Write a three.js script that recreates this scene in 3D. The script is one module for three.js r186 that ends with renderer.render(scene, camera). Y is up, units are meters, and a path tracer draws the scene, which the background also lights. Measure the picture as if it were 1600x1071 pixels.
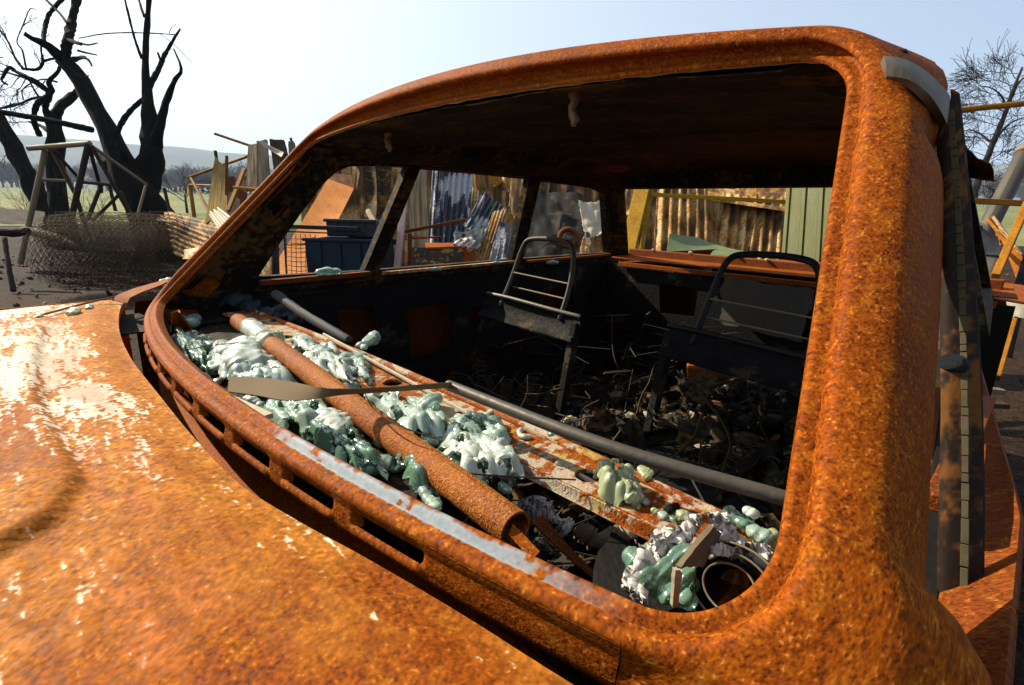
import * as THREE from 'three';
import { mergeGeometries, mergeVertices } from 'three/addons/utils/BufferGeometryUtils.js';
import { MarchingCubes } from 'three/addons/objects/MarchingCubes.js';
import { RoundedBoxGeometry } from 'three/addons/geometries/RoundedBoxGeometry.js';

// ---------------------------------------------------------------- camera, sky, sun, exposure
const scene = new THREE.Scene();
const BELT = 0.92;                                   // height of the car's belt line above the ground
const V = (x, y, z) => new THREE.Vector3(x, y, z);
const EYE = V(0.7145, 0.2208 + BELT, 0.2383);
const FWD = V(-0.6855, -0.2598, -0.6801).normalize(), UPV = V(-0.198, 0.965, -0.169).normalize();
const RGT = V().crossVectors(FWD, UPV).normalize();
UPV.crossVectors(RGT, FWD).normalize();
const camera = new THREE.PerspectiveCamera(67.57, 1600 / 1071, 0.02, 9000);
camera.position.copy(EYE); camera.up.copy(UPV); camera.lookAt(EYE.clone().add(FWD)); camera.updateMatrixWorld();
scene.add(camera);

const SUN = V(-0.75, 0.60, 0.25).normalize();
{ // clear hazy sky, brighter towards the sun
  const W = 1024, H = 512, a = new Float32Array(W * H * 4);
  for (let j = 0; j < H; j++) for (let i = 0; i < W; i++) {
    const el = ((j + .5) / H - .5) * Math.PI, az = ((i + .5) / W - .5) * 2 * Math.PI;
    const x = Math.cos(el) * Math.cos(az), y = Math.sin(el), z = Math.cos(el) * Math.sin(az);
    const g = Math.acos(Math.min(1, Math.max(-1, x * SUN.x + y * SUN.y + z * SUN.z))) * 57.2958;
    const h = Math.max(0, y), air = Math.exp(-h / 0.16), glow = Math.exp(-g / 40);
    let r = .23 + .28 * air + 3.5 * glow, gg = .42 + .28 * air + 3.4 * glow, b = .74 + .22 * air + 3.0 * glow;
    const k = .44 * (1 - .5 * h);
    r *= k; gg *= k; b *= k;
    if (y < 0) { r = .12; gg = .10; b = .07; }
    const o = (j * W + i) * 4; a[o] = r; a[o + 1] = gg; a[o + 2] = b; a[o + 3] = 1;
  }
  const t = new THREE.DataTexture(a, W, H, THREE.RGBAFormat, THREE.FloatType);
  t.mapping = THREE.EquirectangularReflectionMapping; t.magFilter = THREE.LinearFilter; t.minFilter = THREE.LinearFilter; t.wrapS = THREE.RepeatWrapping; t.needsUpdate = true;
  scene.background = t; scene.environment = t;
}
const sun = new THREE.DirectionalLight(new THREE.Color(1, .90, .70), 5);
sun.position.copy(SUN).multiplyScalar(30); sun.castShadow = true;
sun.shadow.mapSize.set(4096, 4096); Object.assign(sun.shadow.camera, { left: -14, right: 14, top: 14, bottom: -14, near: 1, far: 80 });
scene.add(sun, sun.target);
const renderer = new THREE.WebGLRenderer({ antialias: true });
renderer.toneMapping = THREE.LinearToneMapping; renderer.toneMappingExposure = 2.0;
renderer.shadowMap.enabled = true;
scene.fog = new THREE.FogExp2(0xc2d5f2, 0.00045);

// ---------------------------------------------------------------- helpers
function rnd(seed) { let s = seed >>> 0; return () => { s = (s + 0x6D2B79F5) >>> 0; let t = s; t = Math.imul(t ^ (t >>> 15), t | 1); t ^= t + Math.imul(t ^ (t >>> 7), t | 61); return ((t ^ (t >>> 14)) >>> 0) / 4294967296; }; }
const R0 = rnd(7);
const mix = (a, b, t) => a + (b - a) * t, clamp = (x, a = 0, b = 1) => Math.min(b, Math.max(a, x));
const ss = (a, b, x) => { const t = clamp((x - a) / (b - a)); return t * t * (3 - 2 * t); };
function hash2(x, y, s) { let h = Math.imul(x, 374761393) ^ Math.imul(y, 668265263) ^ Math.imul(s, 1274126177); h = Math.imul(h ^ (h >>> 13), 1274126177); return ((h ^ (h >>> 16)) >>> 0) / 4294967296; }
function vn(x, y, px, py, s) {
  const xi = Math.floor(x), yi = Math.floor(y), fx = x - xi, fy = y - yi, u = fx * fx * (3 - 2 * fx), v = fy * fy * (3 - 2 * fy);
  const m = (a, p) => ((a % p) + p) % p, x0 = m(xi, px), x1 = m(xi + 1, px), y0 = m(yi, py), y1 = m(yi + 1, py);
  return mix(mix(hash2(x0, y0, s), hash2(x1, y0, s), u), mix(hash2(x0, y1, s), hash2(x1, y1, s), u), v);
}
// u, v in 0..1 tile; f = cells across the tile
function fbm(u, v, fx, fy, oct, s) { let a = .5, r = 0, n = 0; for (let i = 0; i < oct; i++) { r += a * vn(u * fx, v * fy, fx, fy, s + i * 17); n += a; a *= .5; fx *= 2; fy *= 2; } return r / n; }
function n3(p, f, s) { return vn(p.x * f + p.z * f * .37, p.y * f + p.z * f * .83, 4096, 4096, s); }
const toS = c => c <= .0031308 ? c * 12.92 : 1.055 * Math.pow(c, 1 / 2.4) - .055;
// fn(u, v) -> [r, g, b (linear), height 0..1, roughness 0..1]
function bake(W, H, fn, size = [1, 1]) {
  const c = new Uint8Array(W * H * 4), b = new Uint8Array(W * H * 4), ro = new Uint8Array(W * H * 4);
  for (let j = 0; j < H; j++) for (let i = 0; i < W; i++) {
    const q = fn((i + .5) / W, (j + .5) / H), o = (j * W + i) * 4;
    for (let k = 0; k < 3; k++) { c[o + k] = 255 * toS(clamp(q[k])); b[o + k] = 255 * clamp(q[3]); ro[o + k] = 255 * clamp(q[4]); }
    c[o + 3] = b[o + 3] = ro[o + 3] = 255;
  }
  const mk = (d, srgb) => { const t = new THREE.DataTexture(d, W, H, THREE.RGBAFormat); t.wrapS = t.wrapT = THREE.RepeatWrapping; t.magFilter = THREE.LinearFilter; t.minFilter = THREE.LinearMipmapLinearFilter; t.generateMipmaps = true; if (srgb) t.colorSpace = THREE.SRGBColorSpace; t.repeat.set(1 / size[0], 1 / size[1]); t.needsUpdate = true; return t; };
  return { map: mk(c, true), bumpMap: mk(b), roughnessMap: mk(ro) };
}
const mat = (tex, o = {}) => new THREE.MeshPhysicalMaterial(Object.assign({ side: THREE.DoubleSide, roughness: 1, bumpScale: .001, specularIntensity: .35 }, tex || {}, o));
const lin = (r, g, b) => new THREE.Color().setRGB(r, g, b);
const sub3 = (a, b) => a.clone().sub(b), add3 = (a, b, k = 1) => a.clone().addScaledVector(b, k);
// a point seen from the surveying station (the photographer's eye): sight line and distance in metres
const dirAt = (x, y) => FWD.clone().addScaledVector(RGT, (x - 800) / 800.47).addScaledVector(UPV, (535.5 - y) / 800.47);
const at = (x, y, d) => add3(EYE, dirAt(x, y), d);
const onY = (x, y, Y) => { const d = dirAt(x, y); return add3(EYE, d, (Y + BELT - EYE.y) / d.y); };          // on a level plane Y above the belt line
const onZ = (x, y, Z) => { const d = dirAt(x, y); return add3(EYE, d, (Z - EYE.z) / d.z); };
const onX = (x, y, X) => { const d = dirAt(x, y); return add3(EYE, d, (X - EYE.x) / d.x); };
const depthOf = p => sub3(p, EYE).dot(FWD);

const names = {};
function numbered(n) { const k = names[n] = (names[n] ?? -1) + 1; return k ? n + '_' + String(k).padStart(3, '0') : n; }
function tag(o, label, category, group, kind) { o.userData = Object.assign(o.userData || {}, { label }); if (category) o.userData.category = category; if (group) o.userData.group = group; if (kind) o.userData.kind = kind; return o; }
function mesh(name, geo, m, parent) { const o = new THREE.Mesh(geo, m); o.name = name; o.castShadow = o.receiveShadow = true; (parent || scene).add(o); return o; }
function single(name, geo, m, label, category, group) { const o = mesh(numbered(name), rebase(geo), m); o.position.copy(geo.userData.base); return tag(o, label, category, group); }
function thing(name, label, category, pos = V(0, 0, 0), group) { const o = new THREE.Group(); o.name = numbered(name); o.position.copy(pos); scene.add(o); return tag(o, label, category, group); }
function structure(name, geo, m) { const o = mesh(name, geo, m); o.userData.kind = 'structure'; return o; }
function rebase(geo) { geo.computeBoundingBox(); const b = geo.boundingBox, c = V((b.min.x + b.max.x) / 2, b.min.y, (b.min.z + b.max.z) / 2); geo.translate(-c.x, -c.y, -c.z); geo.userData.base = c; return geo; }
// put a part built in world space under a thing that stands somewhere else
function part(name, geo, m, parent) { const p = V(); let o = parent; while (o && o !== scene) { p.add(o.position); o = o.parent; } geo.translate(-p.x, -p.y, -p.z); return mesh(name, geo, m, parent); }

function fromGrid(rows, closedU = false, closedV = false) { // rows[j][i] = {p, uv}
  const nj = rows.length, ni = rows[0].length, pos = [], uv = [], idx = [];
  for (const r of rows) for (const q of r) { pos.push(q.p.x, q.p.y, q.p.z); uv.push(q.u, q.v); }
  for (let j = 0; j < nj - 1; j++) for (let i = 0; i < ni - 1; i++) { if (rows[j][i].skip) continue; const a = j * ni + i, b = a + 1, c = a + ni, d = c + 1; idx.push(a, b, d, a, d, c); }
  const g = new THREE.BufferGeometry(); g.setAttribute('position', new THREE.Float32BufferAttribute(pos, 3)); g.setAttribute('uv', new THREE.Float32BufferAttribute(uv, 2)); g.setIndex(idx); g.computeVertexNormals(); return g;
}
function grid(nu, nv, fn) { const rows = []; for (let j = 0; j <= nv; j++) { const r = []; for (let i = 0; i <= nu; i++) r.push(fn(i / nu, j / nv)); rows.push(r); } return fromGrid(rows); }
// give a sheet its metal thickness: the same faces again, set back along the normal, and a rim round every open edge
function thick(g, th) {
  const p = g.attributes.position, n = g.attributes.normal, uv = g.attributes.uv, N = p.count, idx = [...g.index.array];
  const pos = [...p.array], uvs = [...uv.array];
  for (let i = 0; i < N; i++) { pos.push(p.getX(i) - n.getX(i) * th, p.getY(i) - n.getY(i) * th, p.getZ(i) - n.getZ(i) * th); uvs.push(uv.getX(i), uv.getY(i)); }
  const E = new Map(), out = [...idx];
  for (let i = 0; i < idx.length; i += 3) { const [a, b, c] = [idx[i], idx[i + 1], idx[i + 2]]; out.push(a + N, c + N, b + N); for (const [x, y] of [[a, b], [b, c], [c, a]]) { const k = x < y ? x + '_' + y : y + '_' + x; if (E.has(k)) E.set(k, null); else E.set(k, [x, y]); } }
  const rim = []; // own vertices, so that the rim keeps a crisp edge
  let M = 2 * N;
  for (const e of E.values()) if (e) { const [x, y] = e; for (const q of [x, y, x + N, y + N]) { pos.push(pos[q * 3], pos[q * 3 + 1], pos[q * 3 + 2]); uvs.push(uvs[q * 2], uvs[q * 2 + 1]); } rim.push(M + 1, M, M + 2, M + 1, M + 2, M + 3); M += 4; }
  const o = new THREE.BufferGeometry(); o.setAttribute('position', new THREE.Float32BufferAttribute(pos, 3)); o.setAttribute('uv', new THREE.Float32BufferAttribute(uvs, 2)); o.setIndex(out.concat(rim)); o.computeVertexNormals(); return o;
}
// uv in metres from the dominant direction of each face
function boxUV(g0, off = R0() * 3) {
  const g = g0.index ? g0.toNonIndexed() : g0; if (!g.attributes.normal) g.computeVertexNormals(); const p = g.attributes.position, uv = new Float32Array(p.count * 2);
  for (let i = 0; i < p.count; i += 3) {
    const a = V().fromBufferAttribute(p, i), b = V().fromBufferAttribute(p, i + 1), c = V().fromBufferAttribute(p, i + 2), n = V().crossVectors(sub3(b, a), sub3(c, a));
    const ax = Math.abs(n.x), ay = Math.abs(n.y), az = Math.abs(n.z);
    for (let k = 0; k < 3; k++) { const q = [a, b, c][k], o = (i + k) * 2; if (ax > ay && ax > az) { uv[o] = q.z; uv[o + 1] = q.y; } else if (ay > az) { uv[o] = q.x; uv[o + 1] = q.z; } else { uv[o] = q.x; uv[o + 1] = q.y; } uv[o] += off; uv[o + 1] += off; }
  }
  g.setAttribute('uv', new THREE.BufferAttribute(uv, 2)); return g;
}
function merge(list) { return mergeGeometries(list.map(g => { const q = g.index ? g.toNonIndexed() : g.clone(); for (const k of Object.keys(q.attributes)) if (!['position', 'normal', 'uv'].includes(k)) q.deleteAttribute(k); return q; })); }
// tapered limb along points [Vector3, radius]; rough gives bark-like unevenness
function limb(pts, { seg = 8, rough = .12, step = null, cap = true, s = 1 } = {}) {
  const cv = new THREE.CatmullRomCurve3(pts.map(q => q[0]), false, 'centripetal'), L = cv.getLength(), n = Math.max(2, Math.min(90, Math.round(L / (step || Math.max(.05, pts[0][1] * .9)))));
  const rows = []; let nrm = null;
  for (let j = 0; j <= n; j++) {
    const t = j / n, p = cv.getPoint(t), tg = cv.getTangent(t).normalize();
    if (!nrm) { nrm = Math.abs(tg.y) < .9 ? V(0, 1, 0) : V(1, 0, 0); }
    nrm = sub3(nrm, tg.clone().multiplyScalar(nrm.dot(tg))).normalize(); const bn = V().crossVectors(tg, nrm);
    const f = t * (pts.length - 1), k = Math.min(pts.length - 2, Math.floor(f)), r = mix(pts[k][1], pts[k + 1][1], f - k), row = [];
    for (let i = 0; i <= seg; i++) { const a = i / seg * Math.PI * 2, ii = i % seg, rr = r * (1 + rough * (2 * hash2(ii, j, s) - 1)); row.push({ p: p.clone().addScaledVector(nrm, Math.cos(a) * rr).addScaledVector(bn, Math.sin(a) * rr), u: a * r, v: t * L }); }
    rows.push(row);
  }
  if (cap) { const mid = src => { const c = V(); for (let i = 0; i < seg; i++) c.add(src[i].p); c.divideScalar(seg); return src.map(q => ({ p: c.clone(), u: q.u, v: q.v })); }; rows.unshift(mid(rows[0])); rows.push(mid(rows[rows.length - 1])); }
  return fromGrid(rows);
}
const pipe = (a, b, r, seg = 8) => limb([[a, r], [b, r]], { seg, rough: 0, step: 1e9 });
const pipePath = (pts, r, seg = 8, step = .02) => limb(pts.map(p => [p, r]), { seg, rough: 0, step });
// bar with a rectangular section between two points
function bar(a, b, w, h, up = V(0, 1, 0)) {
  const d = sub3(b, a), L = d.length(), z = d.normalize(); if (Math.abs(z.dot(up)) > .98) up = V(1, 0, 0);
  const x = V().crossVectors(up, z).normalize(), y = V().crossVectors(z, x), g = new RoundedBoxGeometry(w, h, L, 1, Math.min(w, h) * .12);
  g.applyMatrix4(new THREE.Matrix4().makeBasis(x, y, z).setPosition(a.clone().add(b).multiplyScalar(.5))); return boxUV(g);
}
// a sheet through four corners (tl, tr, br, bl); waves = corrugations across, bend = sag in metres, tear = raggedness of the edges
function sheet(c, { waves = 0, amp = .009, th = .003, nu = 0, nv = 10, bend = 0, tear = 0, crumple = 0, s = 1, along = false } = {}) {
  const [a, b, d, e] = c; nu = nu || (waves ? waves * 8 : 14); const W = a.distanceTo(b), H = a.distanceTo(e), n = V().crossVectors(sub3(b, a), sub3(e, a)).normalize();
  const [mu, mv] = along ? [nv, nu] : [nu, nv];
  const g = grid(mu, mv, (u, v) => {
    let uu = u, vv = v; if (tear) { if (v === 0 || v === 1) vv += (v ? -1 : 1) * tear * hash2(Math.round(u * mu), v ? 9 : 3, s); if (u === 0 || u === 1) uu += (u ? -1 : 1) * tear * hash2(Math.round(v * mv), u ? 5 : 7, s); }
    const p = V().lerpVectors(V().lerpVectors(a, b, uu), V().lerpVectors(e, d, uu), vv); const q = along ? vv : uu;
    let h = waves ? Math.sin(q * waves * Math.PI * 2) * amp : 0; h += bend * Math.sin(Math.PI * vv) * Math.sin(Math.PI * (.15 + .7 * uu)); if (crumple) h += crumple * (fbm(uu * .5 + .1 * s, vv * .5, 5, 5, 3, s) - .5) * 2;
    return { p: p.addScaledVector(n, h), u: uu * W + s * .37, v: -vv * H + s * .21 };
  });
  return thick(g, th);
}
const px4 = (pts) => pts.map(q => at(q[0], q[1], q[2]));

// ---------------------------------------------------------------- materials
function rustAt(u, v, f, s) {
  const a = fbm(u, v, 4 * f, 4 * f, 4, s), b = fbm(u, v, 110 * f, 110 * f, 3, s + 50), c = fbm(u, v, 240 * f, 240 * f, 2, s + 90), d = fbm(u, v, 26 * f, 26 * f, 5, s + 130);
  const t = clamp((a - .5) * .7 + (b - .5) * .75 + (d - .5) * .3 + .52);
  let r = mix(.125, .275, t), g = mix(.0235, .062, t), bl = mix(.0006, .0016, t);
  const k = 1 + (c - .5) * 1.35 + (b - .5) * .4; r *= k; g *= k; bl *= k;
  const ye = ss(.50, .70, d * .55 + b * .45); r = mix(r, .25 * k, ye * .5); g = mix(g, .082 * k, ye * .5); bl = mix(bl, .006, ye * .5);      // yellow-brown bloom
  const sp = ss(.78, .86, c * .75 + b * .35); r = mix(r, .46, sp * .6); g = mix(g, .22, sp * .6); bl = mix(bl, .07, sp * .6); // pale scale specks
  const dk = ss(.24, .16, c + (a - .5) * .3); r *= 1 - .3 * dk; g *= 1 - .35 * dk;
  return [r, g, bl, .5 + (c - .5) * .9 + (b - .5) * .35, .7 + (b - .5) * .35 + ye * .1];
}
const RUST = bake(1024, 1024, (u, v) => rustAt(u, v, 1, 11), [.30, .30]);
const CHAR = bake(512, 512, (u, v) => { // burnt, sooty sheet metal with flaking ochre scale
  const a = fbm(u, v, 7, 7, 6, 31), b = fbm(u, v, 50, 50, 3, 61), st = fbm(u, v, 6, 60, 4, 77); const t = ss(.47, .72, a * .55 + b * .5 + (st - .5) * .35) * .8;
  const k = .7 + b * .6; return [mix(.012, .11, t) * k, mix(.009, .062, t) * k, mix(.006, .016, t) * k, .4 + .3 * t + (b - .5) * .4, mix(.75, .9, t)];
}, [.5, .5]);
const SOOT = bake(256, 256, (u, v) => { const a = fbm(u, v, 6, 6, 5, 131), b = fbm(u, v, 60, 60, 2, 161), k = .6 + a * .8; const t = ss(.62, .75, a + (b - .5) * .4); return [mix(.008, .045, t) * k, mix(.007, .03, t) * k, mix(.006, .017, t) * k, .5 + (b - .5) * .6, .7 + b * .2]; }, [.4, .4]);
const BARK = bake(256, 512, (u, v) => { const a = fbm(u, v, 14, 5, 4, 201), b = fbm(u, v, 50, 30, 2, 221), t = ss(.6, .8, a); return [mix(.006, .022, t), mix(.005, .016, t), mix(.004, .010, t), a * .7 + b * .3, 1]; }, [.5, 1]);
const STAIN = bake(1024, 512, (u, v) => { // old corrugated iron, zinc burnt off in runs
  const a = fbm(u, v, 20, 4, 5, 301), b = fbm(u, v, 5, 5, 4, 331), c = fbm(u, v, 120, 120, 2, 351), t = ss(.42, .6, a * .6 + b * .5), w = ss(.56, .66, a * .55 + b * .25 + c * .25);
  const k = .75 + c * .5; let r = mix(.10, .34, t) * k, g = mix(.07, .20, t) * k, bl = mix(.05, .07, t) * k; r = mix(r, .62 * k, w * .8); g = mix(g, .56 * k, w * .8); bl = mix(bl, .47 * k, w * .8); return [r, g, bl, c, .7];
}, [1.2, 1]);
const ZINC = bake(1024, 512, (u, v) => { // blackened zinc with pale ash runs
  const a = fbm(u, v, 46, 5, 4, 401), b = fbm(u, v, 4, 4, 4, 431), c = fbm(u, v, 120, 100, 2, 451), t = ss(.47, .57, a * .55 + b * .45 + (c - .5) * .15), k = .7 + c * .6;
  return [mix(.022, .30, t) * k, mix(.024, .29, t) * k, mix(.034, .30, t) * k, c, .6];
}, [1, 1]);
const WOOD = bake(256, 512, (u, v) => { const a = fbm(u, v, 40, 3, 4, 501), b = fbm(u, v, 5, 5, 4, 521), k = .6 + a * .8; return [.21 * k * (0.6 + b), .165 * k * (0.6 + b), .115 * k * (0.6 + b), a, .9]; }, [.4, 1]);
const DIRT = bake(1024, 1024, (u, v) => { const a = fbm(u, v, 5, 5, 6, 601), b = fbm(u, v, 70, 70, 3, 621), c = fbm(u, v, 240, 240, 2, 641), t = ss(.4, .6, a * .6 + b * .4), p = ss(.62, .72, c * .6 + b * .4); const k = .6 + c * .8; return [mix(mix(.035, .13, t) * k, .34, p * .6), mix(mix(.027, .085, t) * k, .24, p * .6), mix(mix(.02, .045, t) * k, .14, p * .6), b * .5 + c * .5, .95]; }, [3, 3]);
const ASHT = bake(256, 256, (u, v) => { const a = fbm(u, v, 8, 8, 5, 701), b = fbm(u, v, 50, 50, 3, 721), t = ss(.33, .5, a * .6 + b * .4), k = .8 + b * .4; return [mix(.12, .72, t) * k, mix(.11, .68, t) * k, mix(.10, .62, t) * k, b * .6 + a * .4, .9]; }, [.12, .12]);
const GRIME = bake(512, 512, (u, v) => { const a = fbm(u, v, 6, 6, 5, 801), b = fbm(u, v, 30, 5, 4, 821), c = fbm(u, v, 130, 130, 2, 841), k = .72 + .35 * a + .25 * (b - .5) + .2 * (c - .5); return [k, k * .98, k * .93, c, .55 + .3 * a]; }, [.8, .8]);

const M = {
  rust: mat(RUST, { bumpScale: .0003, specularIntensity: .15 }),
  rustDull: mat(RUST, { color: lin(.7, .66, .7), bumpScale: .0006 }),
  rustBrown: mat(RUST, { color: lin(.5, .55, .8), bumpScale: .001 }),
  char: mat(CHAR, { bumpScale: .002 }),
  soot: mat(SOOT, { bumpScale: .002 }),
  bark: new THREE.MeshPhysicalMaterial(Object.assign({ side: THREE.DoubleSide, roughness: 1, bumpScale: .02, specularIntensity: .25 }, BARK)),
  stain: mat(STAIN, { bumpScale: .001, color: lin(.78, .60, .34) }),
  stainYellow: mat(STAIN, { bumpScale: .001, color: lin(.85, .64, .3) }),
  zinc: mat(ZINC, { bumpScale: .001 }),
  wood: mat(WOOD, { bumpScale: .003, color: lin(.7, .66, .6) }),
  woodPale: mat(WOOD, { bumpScale: .003, color: lin(1.3, 1.2, 1.0) }),
  woodChar: mat(WOOD, { bumpScale: .004, color: lin(.16, .14, .13) }),
  dirt: mat(DIRT, { color: lin(.19, .12, .068), bumpScale: .02 }),
  ash: mat(ASHT, { color: lin(.8, .8, .8), bumpScale: .004 }),
  steel: mat(GRIME, { color: lin(.085, .075, .065), metalness: .4, roughness: .8, bumpScale: .0004 }),
  pipeOchre: mat(RUST, { color: lin(1.3, 2.2, 2.0), bumpScale: .0008 }),
  pipePale: mat(GRIME, { color: lin(.22, .165, .10), bumpScale: .0008 }),
  chrome: mat(GRIME, { color: lin(.15, .125, .095), metalness: .45, roughness: .75, bumpScale: .0003 }),
  rubberPale: mat(GRIME, { color: lin(.062, .05, .026), bumpScale: .0008 }),
  rubberBead: mat(GRIME, { color: lin(.42, .33, .17), bumpScale: .0006 }),
  green: mat(GRIME, { color: lin(.085, .086, .014), bumpScale: .0006, roughness: .7 }),
  greenPale: mat(GRIME, { color: lin(.12, .15, .065), bumpScale: .0006, roughness: .6 }),
  blue: mat(GRIME, { color: lin(.006, .022, .042), bumpScale: .0006, roughness: .7 }),
  slate: mat(GRIME, { color: lin(.026, .034, .044), bumpScale: .002, roughness: .75 }),
  orange: mat(RUST, { color: lin(1.9, 2.6, 5), bumpScale: .0005 }),
  buff: mat(STAIN, { color: lin(1.1, .88, .6), bumpScale: .001 }),
  cream: mat(GRIME, { color: lin(.46, .40, .30), bumpScale: .0006, roughness: .75 }),
  pink: mat(GRIME, { color: lin(.42, .30, .28), bumpScale: .0006, roughness: .7 }),
  black: mat(GRIME, { color: lin(.018, .018, .02), bumpScale: .001, roughness: .75 }),
  gold: mat(RUST, { color: lin(1.5, 3.4, 3), bumpScale: .0006 }),
  wire: mat(null, { color: lin(.062, .040, .019), roughness: .9 }),
};
const glassMats = [[.40, .53, .42], [.46, .56, .46], [.22, .40, .27], [.46, .50, .27], [.52, .57, .48]].map((c, i) => new THREE.MeshPhysicalMaterial({ color: lin(...c), roughness: [.22, .26, .16, .3, .35][i], transmission: [.5, .42, .62, .4, .3][i], thickness: .01, ior: 1.5, attenuationColor: lin(.5, .88, .68), attenuationDistance: .06, clearcoat: .8, clearcoatRoughness: .08, side: THREE.FrontSide }));

// ---------------------------------------------------------------- the burnt car
const car = thing('burnt_car', 'burnt-out rusty car shell filling the foreground, its windscreen gone', 'car');
const cp = (name, geo, m, parent = car) => { geo.translate(0, BELT, 0); return mesh(name, geo, m, parent); };   // geo is in car space, y = 0 at the belt line
function WS(u, v) { const q = 1 - u * u; return V(u * mix(.66, .5647, v), v * .357 + q * mix(.0135, .0205, v), -.3367 * v + q * mix(.0911, .0311, v)); }  // the plane of the missing windscreen
const outline = (() => { // rounded opening, anticlockwise from the lower left
  const o = [], add = (u, v, wB, wT) => o.push({ u, v, wB, wT }), rb = .10, rvb = .14, rt = .075, rvt = .095;
  const N = 130; for (let i = 0; i <= N; i++) add(mix(-1 + rb, 1 - rb, i / N), 0, 1, 0);
  const wT = (u, v) => ss(.78, 1.0, v);
  for (let i = 1; i < 16; i++) { const a = i / 16 * Math.PI / 2; add(1 - rb + rb * Math.sin(a), rvb - rvb * Math.cos(a), 1 - ss(0, .5, i / 16), 0); o[o.length - 1].wide = 1 + 1.7 * Math.pow(Math.sin(Math.PI * i / 16), .8); }
  for (let i = 0; i <= 30; i++) add(1, mix(rvb, 1 - rvt, i / 30), 0, 0);
  for (let i = 1; i < 14; i++) { const a = i / 14 * Math.PI / 2; add(1 - rt + rt * Math.cos(a), 1 - rvt + rvt * Math.sin(a), 0, ss(0, 1, i / 14)); }
  for (let i = 0; i <= 80; i++) add(mix(1 - rt, -1 + rt, i / 80), 1, 0, 1);
  for (let i = 1; i < 14; i++) { const a = i / 14 * Math.PI / 2; add(-1 + rt - rt * Math.sin(a), 1 - rvt + rvt * Math.cos(a), 0, 1 - ss(0, 1, i / 14)); }
  for (let i = 0; i <= 30; i++) add(-1, mix(1 - rvt, rvb, i / 30), 0, 0);
  for (let i = 1; i < 16; i++) { const a = i / 16 * Math.PI / 2; add(-1 + rb - rb * Math.cos(a), rvb - rvb * Math.sin(a), ss(0, 1, i / 16), 0); }
  for (const q of o) { q.P = WS(q.u, q.v); q.wT = wT(q.u, q.v); }
  const n = o.length; let L = 0;
  o.forEach((q, i) => { const T = sub3(o[(i + 1) % n].P, o[(i - 1 + n) % n].P).normalize(), e = .01; const N3 = V().crossVectors(sub3(WS(q.u + e, q.v), WS(q.u - e, q.v)), sub3(WS(q.u, q.v + e), WS(q.u, q.v - e))).normalize(); q.n = N3; q.o = V().crossVectors(T, N3).normalize(); if (i) L += q.P.distanceTo(o[i - 1].P); q.L = L; });
  return o;
})();
const I_BR = 130, I_TOP0 = 130 + 15 + 31, I_TOP1 = I_TOP0 + 13 + 81 + 13, NO = outline.length;
const PB = [[-0.0008, -0.014], [-0.0003, -0.0009], [0.0005, 0.0001], [0.0055, 0.0002], [0.0085, 0.0002], [0.01, 0.001], [0.0118, 0.003], [0.015, 0.005], [0.0178, 0.0055], [0.02, 0.0045]];
const PS = [[-0.0008, -0.014], [-0.0003, -0.0009], [0.0005, 0.0001], [0.005, 0], [0.0095, 0.0004], [0.0106, 0.003], [0.0116, 0.007], [0.0136, 0.01], [0.0165, 0.0115], [0.02, 0.0117]];
const PT = [[-.0008, -.0025], [-.0003, -.0009], [.0005, .0001], [.0045, -.001], [.0090, -.001], [.0125, .002], [.0125, .0065], [.0075, .0100], [.0068, .0125], [.015, .0135]];
const PU = [[-.0008, -.0025], [-.0003, -.0009], [.0005, .0001], [.006, -.001], [.013, -.001], [.0175, .004], [.0170, .014], [.0100, .0215], [.0085, .0265], [.019, .0310]];   // middle of the roof edge, deeper
const QB = [[.020, .0045], [.0225, .001], [.0255, -.004], [.033, -.0105], [.037, -.011], [.040, -.014], [.0415, -.020], [.042, -.045], [.046, -.080]];
const QS = [[.020, .0117], [.027, .0115], [.035, .0102], [.0415, .0078], [.0455, .0040], [.050, -.002], [.056, -.0115], [.065, -.030], [.078, -.075]];
const QT = [[.015, .0135], [.019, .0130], [.025, .0095], [.034, .002], [.046, -.009], [.064, -.025], [.085, -.044], [.117, -.074], [.154, -.108]];
const QU = [[.019, .031], [.024, .0320], [.030, .0290], [.038, .0235], [.050, .0130], [.0675, -.003], [.088, -.021], [.120, -.048], [.157, -.081]];
function refine(prof, k = 3) { const cv = new THREE.CatmullRomCurve3(prof.map(q => V(q[0], q[1], 0)), false, 'centripetal'); const o = []; const n = (prof.length - 1) * k; for (let i = 0; i <= n; i++) { const p = cv.getPoint(i / n); o.push([p.x, p.y]); } return o; }
const wob = (q, k) => (fbm(q.L / 4, k * .01, 22, 7, 2, 5) - .5) * .0008;
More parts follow.
